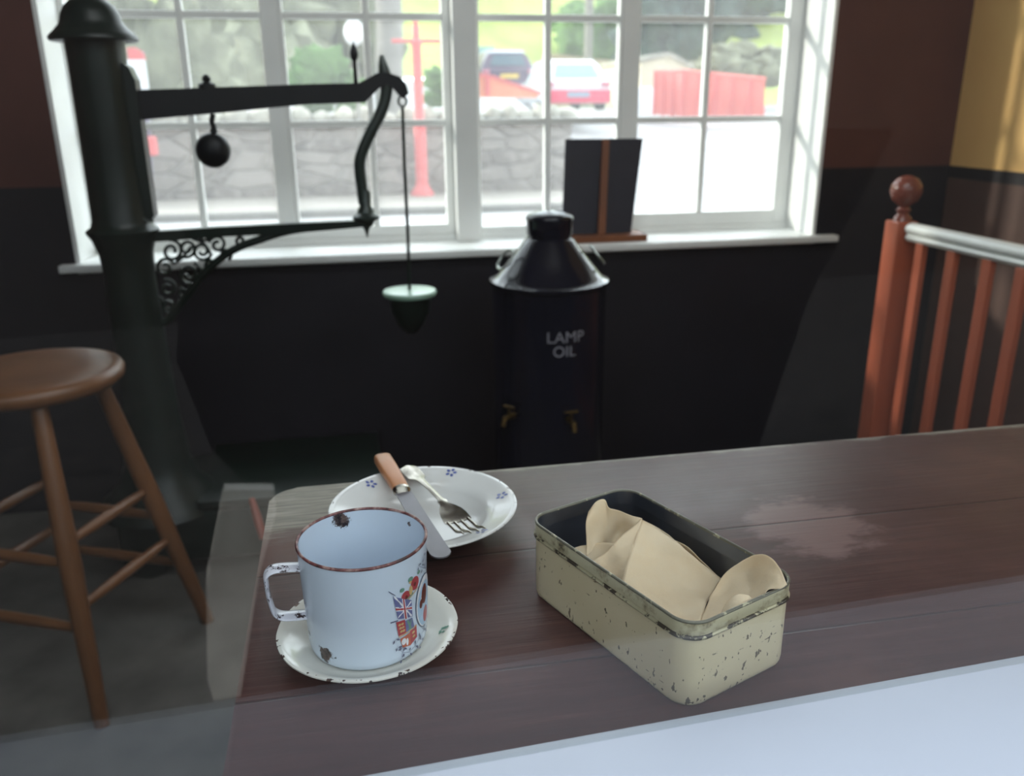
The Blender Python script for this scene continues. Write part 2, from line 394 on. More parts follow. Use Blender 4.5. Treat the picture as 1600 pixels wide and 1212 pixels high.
# ------------------------------------------------------------------ mesh helpers
class MB:
    def __init__(s, o=(0, 0, 0)):
        s.bm = bmesh.new(); s.o = Vector(o)
    def box(s, c, size, rot=None, bev=0.0, seg=2):
        r = bmesh.ops.create_cube(s.bm, size=1)
        vs = r['verts']
        for v in vs: v.co = Vector((v.co.x * size[0], v.co.y * size[1], v.co.z * size[2]))
        if bev:
            es = list({e for v in vs for e in v.link_edges})
            g = bmesh.ops.bevel(s.bm, geom=es, offset=bev, segments=seg, profile=0.5, affect='EDGES')
            vs = list({v for f in g['faces'] for v in f.verts} | {v for v in vs if v.is_valid})
        R = rot if rot is not None else Matrix.Identity(3)
        for v in vs: v.co = R @ v.co + Vector(c)
        return s
    def span(s, a, b, bev=0.0):
        a, b = Vector(a), Vector(b)
        return s.box((a + b) / 2, [abs(x) for x in (b - a)], bev=bev)
    def lathe(s, prof, c=(0, 0, 0), n=48, rot=None, close=False):
        R = rot if rot is not None else Matrix.Identity(3)
        c = Vector(c); rings = []
        for r, z in prof:
            if r < 1e-6: rings.append([s.bm.verts.new(R @ Vector((0, 0, z)) + c)])
            else: rings.append([s.bm.verts.new(R @ Vector((r * math.cos(2 * PI * k / n), r * math.sin(2 * PI * k / n), z)) + c) for k in range(n)])
        for a, b in zip(rings, rings[1:]):
            for k in range(n):
                k2 = (k + 1) % n
                if len(a) == 1 and len(b) == 1: continue
                if len(a) == 1: s.bm.faces.new((a[0], b[k2], b[k]))
                elif len(b) == 1: s.bm.faces.new((a[k], a[k2], b[0]))
                else: s.bm.faces.new((a[k], a[k2], b[k2], b[k]))
        return s
    def tube(s, pts, r, n=12, caps=True, flat=None, closed=False):
        """swept round (or flattened: flat=(k, vector)) section along a smooth path; r may be a list"""
        pts = [Vector(p) for p in pts]
        N = len(pts)
        rs = r if isinstance(r, (list, tuple)) else [r] * N
        up = None; rings = []
        for i, p in enumerate(pts):
            if closed: t = (pts[(i + 1) % N] - pts[i - 1]).normalized()
            else: t = (pts[min(i + 1, N - 1)] - pts[max(i - 1, 0)]).normalized()
            if flat: up = flat[1]
            elif up is None: up = Vector((0, 0, 1)) if abs(t.z) < 0.9 else Vector((1, 0, 0))
            a = (up - t * up.dot(t)).normalized(); b = t.cross(a); up = a if not flat else up
            k = flat[0] if flat else 1
            rings.append([s.bm.verts.new(p + a * (rs[i] * k * math.cos(2 * PI * j / n)) + b * (rs[i] * math.sin(2 * PI * j / n))) for j in range(n)])
        prs = list(zip(rings, rings[1:])) + ([(rings[-1], rings[0])] if closed else [])
        for a, b in prs:
            for j in range(n):
                s.bm.faces.new((a[j], a[(j + 1) % n], b[(j + 1) % n], b[j]))
        if caps and not closed:
            s.bm.faces.new(rings[0][::-1]); s.bm.faces.new(rings[-1])
        return s
    def prism(s, poly, vec):
        vec = Vector(vec)
        a = [s.bm.verts.new(Vector(p)) for p in poly]
        b = [s.bm.verts.new(Vector(p) + vec) for p in poly]
        s.bm.faces.new(a); s.bm.faces.new(b[::-1])
        n = len(a)
        for i in range(n): s.bm.faces.new((a[i], b[i], b[(i + 1) % n], a[(i + 1) % n]))
        return s
    def grid(s, rows):
        vs = [[s.bm.verts.new(Vector(p)) for p in r] for r in rows]
        for a, b in zip(vs, vs[1:]):
            for i in range(len(a) - 1): s.bm.faces.new((a[i], a[i + 1], b[i + 1], b[i]))
        return s
    def blob(s, c, size, sub=3, amp=0.25, fr=1.0, seed=0):
        r = bmesh.ops.create_icosphere(s.bm, subdivisions=sub, radius=1)
        for v in r['verts']:
            d = v.co.normalized()
            k = 1 + amp * noise.noise(d * 2.2 * fr + Vector((seed, seed * 1.7, 0))) + amp * 0.5 * noise.noise(d * 5 * fr + Vector((seed, 3, 0)))
            v.co = Vector((d.x * size[0], d.y * size[1], d.z * size[2])) * k + Vector(c)
        return s
    def build(s, name, mat, parent=None, smooth=True, angle=40, origin=None, world_origin=None):
        bmesh.ops.recalc_face_normals(s.bm, faces=s.bm.faces[:])
        o = Vector(origin) if origin is not None else s.o
        for v in s.bm.verts: v.co -= o
        me = bpy.data.meshes.new(name)
        s.bm.to_mesh(me); s.bm.free()
        me.materials.append(M[mat] if isinstance(mat, str) else mat)
        if smooth:
            for p in me.polygons: p.use_smooth = True
            try: me.set_sharp_from_angle(angle=math.radians(angle))
            except Exception: pass
        ob = bpy.data.objects.new(name, me); C.objects.link(ob)
        if parent is not None:
            ob.parent = parent
            ob.location = o - origin_of(parent)
        else: ob.location = o
        ORG[ob.name] = o.copy()
        return ob
ORG = {}
def origin_of(o): return ORG.get(o.name, Vector((0, 0, 0)))
def thing(name, label, cat, loc=(0, 0, 0), group=None):
    o = bpy.data.objects.new(name, None); C.objects.link(o); o.empty_display_size = 0.05
    o.location = loc; ORG[o.name] = Vector(loc)
    return tag(o, label, cat, group)
def tag(o, label, cat, group=None, kind=None):
    o['label'] = label; o['category'] = cat
    if group: o['group'] = group
    if kind: o['kind'] = kind
    return o
def st(o, label=None, cat=None):
    o['kind'] = 'structure'
    if label: o['label'] = label
    if cat: o['category'] = cat
    return o
def rotz(a): return Matrix.Rotation(a, 3, 'Z')
def catmull(pts, n=8):
    pts = [Vector(p) for p in pts]; out = []
    P = [pts[0] * 2 - pts[1]] + pts + [pts[-1] * 2 - pts[-2]]
    for i in range(1, len(P) - 2):
        p0, p1, p2, p3 = P[i - 1:i + 3]
        for k in range(n):
            t = k / n
            out.append(0.5 * ((2 * p1) + (p2 - p0) * t + (2 * p0 - 5 * p1 + 4 * p2 - p3) * t * t + (3 * p1 - p0 - 3 * p2 + p3) * t ** 3))
    out.append(pts[-1]); return out
def lerp(a, b, t): return a + (b - a) * t

# ------------------------------------------------------------------ the room
WY = 2.60       # inner face of the window wall
GY = 2.78       # inner face of the sashes
XL, XR = -0.756, 1.53
ZS, ZT = 0.757, 2.02
def glazing(): pass
b = MB(); b.span((-1.85, WY, 0), (XL, WY + 0.32, 2.5)); b.span((XR, WY, 0), (2.3, WY + 0.32, 2.5))
b.span((XL, WY, 0), (XR, WY + 0.32, ZS - 0.03)); b.span((XL, WY, ZT), (XR, WY + 0.32, 2.5))
st(b.build('wall_window_side', 'wall', smooth=False), 'dark two-tone wall around the multi-pane window')
st(MB().span((-1.85, 0.2, 0), (-1.65, WY, 2.5)).build('wall_left', 'wall', smooth=False), 'dark wall at the left of the room')
st(MB().span((2.0, 0.2, 0), (2.2, WY, 2.5)).build('wall_right', 'wall_ochre', smooth=False), 'ochre over brown wall at the right')
st(MB().span((-1.85, 0.2, -0.12), (2.2, WY + 0.3, 0)).build('floor', 'grey_floor', smooth=False), 'grey stone floor of the room')
st(MB().span((-1.85, 0.25, 2.5), (2.2, WY + 0.32, 2.6)).build('ceiling', 'ceiling', smooth=False))
# the front wall with the opening one looks in through (turned a little against the room)
FA = math.atan2(0.022, 0.476)
FR = rotz(FA)
FO = Vector((0, 0.4205, 0))
def fspan(b, x0, x1, y0, y1, z0, z1, bev=0):
    c = FR @ Vector(((x0 + x1) / 2, (y0 + y1) / 2, (z0 + z1) / 2)) + FO
    return b.box(c, (x1 - x0, y1 - y0, z1 - z0), FR, bev)
OX0, OX1, OZ0, OZ1 = -1.30, 1.60, 0.80, 2.15
b = MB()
fspan(b, -1.75, OX0, -0.14, 0.0, -0.1, 2.55); fspan(b, OX1, 2.1, -0.14, 0.0, -0.1, 2.55)
fspan(b, OX0, OX1, -0.098, 0.0, -0.1, OZ0 - 0.045); fspan(b, OX0, OX1, -0.14, 0.0, OZ1, 2.55)
st(b.build('wall_front', 'dark_timber', smooth=False), 'wall with the opening the room is seen through')
b = MB(); fspan(b, OX0, OX1, -0.102, 0.0, OZ0 - 0.045, OZ0, 0.003)
st(b.build('trim_1', 'sill_white'), 'smooth white painted ledge across the lower right corner')
b = MB(); fspan(b, OX0, OX1, -0.009, -0.005, OZ0, OZ1)
st(b.build('window_2', 'front_glass', smooth=False), 'clear glass pane in front of the table')

# the yard behind the viewer, seen only as a faint reflection in the pane
o = MB().span((-9, -7, -0.06), (9, 0.26, -0.02)).build('ground', 'ground_stone', smooth=False)
st(o, 'grey gravel yard on the near side of the front wall')
o = MB().span((-8, -4.6, -0.06), (8, -4.3, 2.3)).build('wall_sky_block', 'dark_timber', smooth=False)  # added to block low sky from the pane's reflection
st(o, 'added dark timber wall behind the viewer, keeping sky out of the pane')
def mirrored(px, py, dy):
    """the point dy metres behind the eye that the pane shows at this pixel"""
    n = FR @ Vector((0, 1, 0)); p0 = FO - n * 0.007
    v = at(px, py, 1.0) - EYE
    P = EYE + v * ((p0 - EYE).dot(n) / v.dot(n))
    w = v - n * (2 * v.dot(n))
    return P + w * ((-dy - P.y) / w.y)
scr = [mirrored(px, py, 0.95) for px, py in ((300, 200), (275, 560), (330, 700), (425, 800), (430, 1010), (1150, 1010), (1185, 700), (1262, 470), (1400, 200))]  # added screen, stands in for the viewer's dark outline in the pane
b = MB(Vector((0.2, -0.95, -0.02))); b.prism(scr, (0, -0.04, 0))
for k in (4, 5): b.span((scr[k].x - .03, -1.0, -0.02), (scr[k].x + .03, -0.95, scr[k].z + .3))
o = b.build('reflection_blocker', 'dark_timber', smooth=False); tag(o, 'added dark screen behind the viewer that blackens the reflection in the middle of the pane', 'screen')
def reflection_board(name, label, cat, outline, dy, mat):
    pts = [mirrored(px, py, dy) for px, py in outline]
    mb_ = MB(Vector((pts[0].x, -dy, -0.02)))
    mb_.prism(pts, (0, -0.03, 0))
    zlo = min(p.z for p in pts); cx = sum(p.x for p in pts) / len(pts)
    lx = min(pts, key=lambda p: p.z).x
    mb_.span((lx - .007, -dy - 0.03, -0.02), (lx + .007, -dy - 0.016, zlo + 0.02))
    o = mb_.build(name, mat, smooth=False); tag(o, label, cat)
reflection_board('reflection_panel', 'added pale grey faceted panel giving the faint reflection left of the table edge', 'panel', [(350, 765), (322, 905), (324, 1060), (350, 1150), (374, 1100), (405, 900), (432, 800), (428, 765)], 0.80, 'panel_grey')  # made-up panel, shaped to give this pale reflection
# window: sill, reveals, frame, sashes
w1 = bpy.data.objects.new('window_1', None); C.objects.link(w1); w1.location = (0, GY, 0); ORG['window_1'] = Vector((0, GY, 0))
st(w1, 'white multi-pane sash window looking out on the road')
b = MB(); b.span((XL - 0.04, WY - 0.035, ZS - 0.022), (XR + 0.07, WY, ZS), 0.004); b.span((XL, WY, ZS - 0.03), (XR, GY + 0.12, ZS))
b.build('window_sill', 'window_white', w1)
b = MB()
b.span((XL, WY - 0.004, ZS), (XL + 0.012, GY + 0.1, ZT)); b.span((XR - 0.012, WY - 0.004, ZS), (XR, GY + 0.1, ZT)); b.span((XL, WY, ZT - 0.02), (XR, GY + 0.1, ZT))
b.build('window_reveal', 'window_white', w1, smooth=False)
def wx(px, py=100): return at(px, py, GY).x
b = MB()
FXL = XL + 0.012; FXR = XR - 0.012
b.span((FXL, GY - 0.03, ZS), (wx(95), GY + 0.07, ZT - 0.02)); b.span((wx(1250), GY - 0.03, ZS), (FXR, GY + 0.07, ZT - 0.02))
b.span((wx(95), GY - 0.01, ZS), (wx(1250), GY + 0.07, ZS + 0.018)); b.span((wx(95), GY - 0.01, ZT - 0.06), (wx(1250), GY + 0.07, ZT - 0.02))
b.span((wx(705), GY - 0.05, ZS), (wx(742), GY + 0.07, ZT - 0.02), 0.004)
b.build('window_frame', 'window_white', w1, smooth=False)
ZM = [at(800, 190, GY + 0.02).z, at(800, 28, GY + 0.02).z]
ZM.append(ZM[1] + (ZM[1] - ZM[0])); 
def sash(x0, x1, mids, y0, wl=0.03, wr=0.03, wb=0.034):
    b = MB(); z0 = ZS + 0.018; z1 = ZT - 0.06
    b.span((x0, y0, z0), (x0 + wl, y0 + 0.035, z1), 0.003); b.span((x1 - wr, y0, z0), (x1, y0 + 0.035, z1), 0.003)
    b.span((x0 + wl, y0 + 0.0008, z0), (x1 - wr, y0 + 0.0345, z0 + wb)); b.span((x0 + wl, y0 + 0.0008, z1 - 0.04), (x1 - wr, y0 + 0.0345, z1))
    for mx in mids: b.span((mx - 0.010, y0 + 0.003, z0 + wb), (mx + 0.010, y0 + 0.03, z1 - 0.04), 0.003)
    for mz in ZM: b.span((x0 + wl, y0 + 0.0045, mz - 0.010), (x1 - wr, y0 + 0.0315, mz + 0.010), 0.003)
    s = b.build('sash', 'window_white', w1, smooth=False)
    MB().span((x0 + 0.01, y0 + 0.015, z0 + 0.01), (x1 - 0.01, y0 + 0.019, z1 - 0.01)).build('pane', 'hazed_glass', s, smooth=False)
sash(wx(95), wx(440), [wx(288)], GY, wr=wx(440) - wx(412))
sash(wx(440) , wx(705), [wx(575)], GY + 0.001, wl=0.014, wr=0.026)
sash(wx(742), wx(972), [wx(857)], GY + 0.001, wl=0.014, wr=0.01, wb=0.02)
sash(wx(972), wx(1250), [wx(1107)], GY, wl=wx(1000) - wx(972), wr=0.05, wb=0.045)

# ------------------------------------------------------------------ table
TZ = 0.76
tb = thing('table', 'long brown painted plank table with a worn grey rounded back corner', 'table', (0.6, 0.7, 0))
def rounded(x0, x1, y0, y1, rads, z):
    P = []
    for (cx, cy, t0, r) in ((x1 - rads[0], y1 - rads[0], 0, rads[0]), (x0 + rads[1], y1 - rads[1], 90, rads[1]), (x0 + rads[2], y0 + rads[2], 180, rads[2]), (x1 - rads[3], y0 + rads[3], 270, rads[3])):
        for k in range(9):
            a = math.radians(t0 + 90 * k / 8); P.append((cx + r * math.cos(a), cy + r * math.sin(a), z))
    return P
P_ = [(x, (y + (x + 0.1) * 0.0465 if y < 0.6 else y), z) for x, y, z in rounded(-0.104, 1.45, 0.440, 0.93, (0.01, 0.03, 0.01, 0.01), TZ - 0.028)]
b = MB(); b.prism(P_, (0, 0, 0.028))
es = [e for e in b.bm.edges if e.verts[0].co.z > TZ - 0.001 and e.verts[1].co.z > TZ - 0.001]
bmesh.ops.bevel(b.bm, geom=es, offset=0.004, segments=3, profile=0.5, affect='EDGES')
top = b.build('tabletop', 'table', tb, origin=(0, 0, 0), angle=50)
MB().span((-0.06, 0.54, TZ - 0.13), (1.40, 0.90, TZ - 0.028)).build('apron', 'dark_timber', tb, smooth=False)
for x in (-0.03, 1.36):
    for y in (0.56, 0.87):
        MB().lathe([(0.0, 0), (0.018, 0), (0.024, 0.3), (0.03, TZ - 0.13), (0.0, TZ - 0.13)], (x, y, 0), 20).build('leg', 'dark_timber', tb)

# ------------------------------------------------------------------ plate, saucer, mug
PC = Vector((0.0602, 0.801, TZ))
pl = MB(PC).lathe([(0, 0.0022), (0.045, 0.0022), (0.056, 0.0045), (0.064, 0.014), (0.068, 0.0185), (0.075, 0.0205), (0.090, 0.0255), (0.0955, 0.0275), (0.0968, 0.0268), (0.0966, 0.0258), (0.090, 0.0235), (0.075, 0.0185), (0.066, 0.0160), (0.058, 0.0050), (0.050, 0.0), (0, 0)], PC, 96).build('soup_plate', 'enamel_plate', None, angle=60)
tag(pl, 'wide-rimmed white enamel soup plate with small blue flowers, behind the mug', 'plate')
def flower(c, s, ang, slope=0.29):
    bm = MB(PC)
    def pt(u, v, r0):
        q = Vector((c[0] + u, c[1] + v, 0)); rr = math.hypot(q.x - PC.x, q.y - PC.y)
        z = 0.0205 + (rr - 0.075) * (0.005 / 0.015)
        return (q.x, q.y, TZ + z + 0.0005)
    for k in range(5):
        a = ang + k * 2 * PI / 5
        p = []
        for j in range(8):
            t = 2 * PI * j / 8
            u = (0.62 + 0.34 * math.cos(t)) * s; v = 0.26 * s * math.sin(t)
            p.append(pt(u * math.cos(a) - v * math.sin(a), u * math.sin(a) + v * math.cos(a), 0))
        bm.bm.faces.new([bm.bm.verts.new(Vector(q)) for q in p])
    ft = bm.build('flower_motif', 'ink_flower', pl, smooth=False, origin=PC)
    return ft
for px, py in ((580, 757), (705, 740), (784, 775), (752, 829)):
    q = atz(px, py, TZ + 0.0232); flower((q.x, q.y), 0.0070, px * 0.7)

MC = Vector((-0.0035, 0.6090, TZ))
sc = MB(MC).lathe([(0, 0.0050), (0.034, 0.0050), (0.046, 0.0052), (0.053, 0.0075), (0.0625, 0.0135), (0.0705, 0.0178), (0.0728, 0.0176), (0.0728, 0.0164), (0.0700, 0.0158), (0.062, 0.0115), (0.052, 0.0045), (0.046, 0.0018), (0.036, 0.0), (0.034, 0.0018), (0, 0.0018)], MC, 96)
# dented enamel rim
for v in sc.bm.verts:
    a = math.atan2(v.co.y - MC.y, v.co.x - MC.x); rr = math.hypot(v.co.x - MC.x, v.co.y - MC.y)
    if rr > 0.068:
        k = 1 + 0.006 * noise.noise(Vector((math.cos(a) * 4, math.sin(a) * 4, 0)))
        v.co.x = MC.x + (v.co.x - MC.x) * k; v.co.y = MC.y + (v.co.y - MC.y) * k
sc = sc.build('saucer', 'enamel_saucer', None, angle=60)
tag(sc, 'cream-white enamel saucer with a chipped dark-flecked rim, under the mug', 'saucer')
def saucer_flower():
    bm = MB(MC)
    c = atz(692, 985, TZ + 0.0125)
    for a, s in ((0.3, 1), (0.9, 0.8), (1.6, 0.9), (2.6, .7), (3.6, .8), (4.7, .8)):
        p = []
        for j in range(8):
            t = 2 * PI * j / 8; u = (0.6 + 0.35 * math.cos(t)) * 0.0058 * s; v = 0.0013 * math.sin(t)
            x = c.x + u * math.cos(a) - v * math.sin(a); y = c.y + u * math.sin(a) + v * math.cos(a)
            r = math.hypot(x - MC.x, y - MC.y)
            z = TZ + 0.0075 + (r - 0.053) * (0.006 / 0.0095) + 0.0006 if r < 0.0625 else TZ + 0.0135 + (r - 0.0625) * (0.0043 / 0.008) + 0.0006
            p.append((x, y, z))
        bm.bm.faces.new([bm.bm.verts.new(Vector(q)) for q in p])
    bm.build('flower_motif', 'ink_green', sc, smooth=False, origin=MC)
saucer_flower()

MZ = 0.0056     # mug foot above table
H = 0.0918
def mr(z):      # outer radius at height above the mug foot
    return 0.0474 + (0.0505 - 0.0474) * max(0, (z - 0.008) / (H - 0.008))
MO = MC + Vector((0, 0, MZ))
prof = [(0, 0.0), (0.0415, 0.0), (0.0448, 0.0012), (0.0466, 0.0038), (0.0474, 0.008)]
prof += [(mr(z), z) for z in (0.03, 0.055, 0.08, H - 0.002)] + [(0.0505, H), (0.0493, H)]
prof += [(mr(z) - 0.0013, z) for z in (0.08, 0.055, 0.03, 0.01)] + [(0.044, 0.0035), (0.04, 0.0016), (0, 0.0016)]
mug = MB(MO).lathe(prof, MO, 96).build('mug', 'enamel_mug', None, angle=60)
tag(mug, 'white enamel mug with brown rim and a coloured crest, standing in the saucer', 'mug')
MB(MO).tube([MO + Vector((0.0501 * math.cos(a), 0.0501 * math.sin(a), H)) for a in [2 * PI * k / 96 for k in range(96)]], 0.00125, 10, closed=True).build('rim', 'mug_rim', mug)['label'] = 'brown chipped rim'
# angular strap handle on the left
ha = PI + 0.10
hd = Vector((math.cos(ha), math.sin(ha), 0))
pts = [hd * (mr(0.074) - 0.001) + Vector((0, 0, 0.074)), hd * 0.060 + Vector((0, 0, 0.0755)), hd * 0.0695 + Vector((0, 0, 0.0755)), hd * 0.0745 + Vector((0, 0, 0.072)), hd * 0.0752 + Vector((0, 0, 0.066)), hd * 0.0748 + Vector((0, 0, 0.056)),
       hd * 0.0735 + Vector((0, 0, 0.046)), hd * 0.0715 + Vector((0, 0, 0.038)), hd * 0.066 + Vector((0, 0, 0.0335)), hd * 0.058 + Vector((0, 0, 0.032)), hd * (mr(0.031) - 0.001) + Vector((0, 0, 0.031))]
pts = catmull([MO + p for p in pts], 6)
side = Vector((-hd.y, hd.x, 0))
MB(MO).tube(pts, 0.0019, 16, flat=(3.9, side)).build('handle', 'handle', mug)['label'] = 'angular enamel handle flaked along its edges'

# crest painted on the mug
def mp(a, z, off=0.0004):
    r = mr(z) + off
    return MO + Vector((r * math.cos(math.radians(a)), r * math.sin(math.radians(a)), z))
def decal(mb, poly):
    """polygon in (angle deg, height m), fanned from its centre so that it hugs the mug"""
    cx = sum(p[0] for p in poly) / len(poly); cz = sum(p[1] for p in poly) / len(poly)
    c = mb.bm.verts.new(mp(cx, cz))
    pts = []
    for (a0, z0), (a1, z1) in zip(poly, poly[1:] + poly[:1]):
        n = max(1, int(abs(a1 - a0) / 5))
        for k in range(n): pts.append((lerp(a0, a1, k / n), lerp(z0, z1, k / n)))
    mid = [mb.bm.verts.new(mp(lerp(cx, a, .5), lerp(cz, z, .5))) for a, z in pts]
    out = [mb.bm.verts.new(mp(a, z)) for a, z in pts]
    N = len(pts)
    for i in range(N):
        j = (i + 1) % N
        mb.bm.faces.new((c, mid[i], mid[j])); mb.bm.faces.new((mid[i], out[i], out[j], mid[j]))
LAY = [0]
def lay(mat, polys, name='crest'):
    mb = MB(MO)
    for p in polys: decal(mb, p)
    for v in mb.bm.verts:
        d = v.co - MO; d.z = 0
        v.co += d.normalized() * (0.00002 * LAY[0])
    LAY[0] += 1
    o = mb.build(name, mat, mug, smooth=True, origin=MO)
def ell(a, z, ra, rz, n=18, t0=0):
    return [(a + ra * math.cos(2 * PI * k / n + t0), z + rz * math.sin(2 * PI * k / n + t0)) for k in range(n)]
def quad(a0, z0, a1, z1, a2, z2, a3, z3): return [(a0, z0), (a1, z1), (a2, z2), (a3, z3)]
# crown
lay('ink_red', [ell(-53, 0.0585, 5.2, 0.0052)])
lay('ink_red', [ell(-41, 0.0655, 5.8, 0.0058)])
lay('ink_green', [ell(-47, 0.0715, 3.2, 0.0022)]); lay('ink_green', [ell(-57, 0.066, 2.5, 0.0018)]); lay('ink_green', [ell(-35, 0.0725, 2.4, 0.0016)])
lay('ink_green', [quad(-60, 0.0518, -44, 0.0578, -44, 0.0594, -60, 0.0534)])
lay('ink_gold', [ell(-47, 0.062, 2.2, 0.0042), ell(-47.5, 0.0692, 1.6, 0.0012), quad(-56, 0.0528, -36, 0.0596, -36, 0.0606, -56, 0.0538)])
lay('ink_brown', [ell(-52.5, 0.0583, 1.6, 0.0016)]); lay('ink_brown', [ell(-41.5, 0.065, 1.6, 0.0018)])
# upper flag: blue field, white and red cross
lay('ink_blue', [quad(-66.5, 0.0640, -46.5, 0.0530, -45.5, 0.0378, -62.5, 0.0425)])
lay('ink_white', [quad(-66, 0.0632, -64.6, 0.0636, -46, 0.0392, -47.6, 0.0384), quad(-47.6, 0.0528, -46.6, 0.0514, -62.4, 0.0430, -61.6, 0.0448), quad(-57.6, 0.0590, -54.4, 0.0570, -51.8, 0.0388, -55.6, 0.0400), quad(-64.8, 0.0540, -64.0, 0.0500, -46.0, 0.0440, -46.2, 0.0475)])
lay('ink_red', [quad(-56.7, 0.0585, -55.3, 0.0575, -52.8, 0.0391, -54.8, 0.0397), quad(-64.6, 0.0530, -64.2, 0.0508, -46.1, 0.0449, -46.2, 0.0467)])
lay('ink_grey', [quad(-70.5, 0.0700, -64.5, 0.0648, -64.0, 0.0634, -70.3, 0.0690)])
lay('ink_grey', [quad(-70, 0.0422, -62.5, 0.0418, -62.4, 0.0408, -70, 0.0410)])
# lower banner: quartered red, blue and orange
lay('ink_red', [quad(-64.5, 0.0405, -55, 0.0392, -54, 0.0268, -62.5, 0.0270), quad(-49.5, 0.0272, -40.5, 0.0282, -39.5, 0.0162, -48.8, 0.0132)])
lay('ink_blue', [quad(-55, 0.0380, -46, 0.0370, -43, 0.0260, -54, 0.0268)])
lay('ink_green', [quad(-53, 0.0372, -51, 0.0372, -47, 0.0280, -49.5, 0.0278), quad(-48, 0.0364, -46.6, 0.036, -50, 0.0272, -52, 0.0272)])
lay('ink_orange', [quad(-61, 0.0240, -49.5, 0.0250, -48.8, 0.0130, -58.5, 0.0150)])
lay('ink_gold', [ell(-61, 0.0368, 1.4, 0.0011), ell(-58, 0.0366, 1.4, 0.0011), ell(-60.2, 0.0336, 1.4, 0.0011), ell(-57.4, 0.0334, 1.4, 0.0011), ell(-59.4, 0.0303, 1.4, 0.0011), ell(-56.8, 0.0301, 1.4, 0.0011),
                 quad(-62.5, 0.0266, -40, 0.0280, -40, 0.0270, -62.3, 0.0256), ell(-45, 0.0232, 2.0, 0.0012), ell(-44.5, 0.0195, 2.0, 0.0012)])
lay('ink_white', [ell(-57, 0.0200, 2.6, 0.0030)])
lay('ink_white', [ell(-53, 0.0182, 1.4, 0.0034)])
# oval portrait medallion: pale blue ground, brown hair, red coat
lay('ink_grey', [ell(-24, 0.0420, 16.9, 0.0234, 36)])
lay('ink_white', [ell(-24, 0.0420, 16.2, 0.0226, 36)])
lay('ink_sky', [ell(-24, 0.0400, 14.4, 0.0196, 36)])
lay('ink_brown', [ell(-25, 0.0485, 6.2, 0.0088, 20, 0.3)])
lay('ink_brown', [ell(-32, 0.0425, 3.0, 0.0040)])
lay('ink_red', [ell(-22, 0.0290, 6.0, 0.0072, 18)])
# leaf sprays
rl = random.Random(3)
for path in ([(-66, 0.026), (-64, 0.018), (-59, 0.0105), (-51, 0.0075), (-43, 0.0095), (-36, 0.013), (-28, 0.016)], [(-38, 0.004), (-33, 0.010), (-27, 0.016), (-20, 0.020)],
             [(-36, 0.0785), (-30, 0.074), (-24, 0.071), (-17, 0.074)], [(-26, 0.082), (-22, 0.076), (-14, 0.070)], [(-58, 0.0150), (-61, 0.006), (-55, 0.002)], [(-20, 0.010), (-12, 0.018), (-6, 0.030)]):
    lv = []
    cp = catmull([(a, z * 1000, 0) for a, z in path], 1)
    for i, p in enumerate(cp[:-1]):
        q = cp[i + 1]; dx, dz = q.x - p.x, q.y - p.y
        L = math.hypot(dx, dz) or 1
        lv.append([(p.x, p.y / 1000), (q.x, q.y / 1000), (q.x, q.y / 1000 + 0.00035), (p.x, p.y / 1000 + 0.00035)])
        for s in (-1, 1):
            an = math.atan2(dz, dx) + s * rl.uniform(0.6, 1.3)
            ln = rl.uniform(3.6, 5.0)
            ux, uz = math.cos(an) * ln, math.sin(an) * ln
            cx, cz = p.x + ux * .7, p.y + uz * .7
            w = 0.46
            lv.append([(cx - ux * .5, (cz - uz * .5) / 1000), (cx - uz * w * .5, (cz + ux * w * .5) / 1000), (cx + ux * .5, (cz + uz * .5) / 1000), (cx + uz * w * .5, (cz - ux * w * .5) / 1000)])
    lay('ink_grey', [q for q in lv if all(0.0005 < z < 0.087 for a, z in q)])

# ------------------------------------------------------------------ tin box with paper
TA = 1.957
TCN = Vector((0.2321, 0.5908, TZ))
TR = rotz(TA)
def tp(u, w, z): return TCN + TR @ Vector((u, w, z))
def rr_ring(L, W, r, n=10):
    P = []
    for sx, sy, t0 in ((1, 1, 0), (-1, 1, 90), (-1, -1, 180), (1, -1, 270)):
        for k in range(n + 1):
            t = math.radians(t0 + 90 * k / n)
            P.append((sx * (L / 2 - r) + r * math.cos(t), sy * (W / 2 - r) + r * math.sin(t)))
    # a few points along the straight sides
    out = []
    for a, b in zip(P, P[1:] + P[:1]):
        d = math.hypot(b[0] - a[0], b[1] - a[1]); m_ = max(1, int(d / 0.012))
        for k in range(m_): out.append((lerp(a[0], b[0], k / m_), lerp(a[1], b[1], k / m_)))
    return out
TL, TW, TRD, TH = 0.2015, 0.1145, 0.019, 0.0726
def tin_loops(mb, specs, close_top=None):
    """specs: (inset, z); every loop has the same count"""
    base = rr_ring(TL, TW, TRD)
    nrm = []
    N = len(base)
    for i in range(N):
        a = base[i - 1]; b = base[(i + 1) % N]
        d = Vector((b[0] - a[0], b[1] - a[1])).normalized(); nrm.append(Vector((d.y, -d.x)))
    loops = []
    for ins, z in specs:
        vs = []
        for (x, y), n_ in zip(base, nrm):
            vs.append(mb.bm.verts.new(TR @ Vector((x - n_.x * ins, y - n_.y * ins, z)) + TCN))
        loops.append(vs)
    for a, b in zip(loops, loops[1:]):
        for i in range(N):
            j = (i + 1) % N; mb.bm.faces.new((a[i], a[j], b[j], b[i]))
    return loops
tn = thing('biscuit_tin', 'open cream-painted scratched metal tin holding crumpled parchment paper', 'tin', TCN)
mb = MB(TCN)
L = tin_loops(mb, [(0.004, 0.0), (0.0012, 0.0008), (0.0004, 0.003), (0.0, 0.006), (0.0, 0.0585)])
mb.bm.faces.new(L[0][::-1])
body = mb.build('tin_body', 'tin', tn, angle=50)
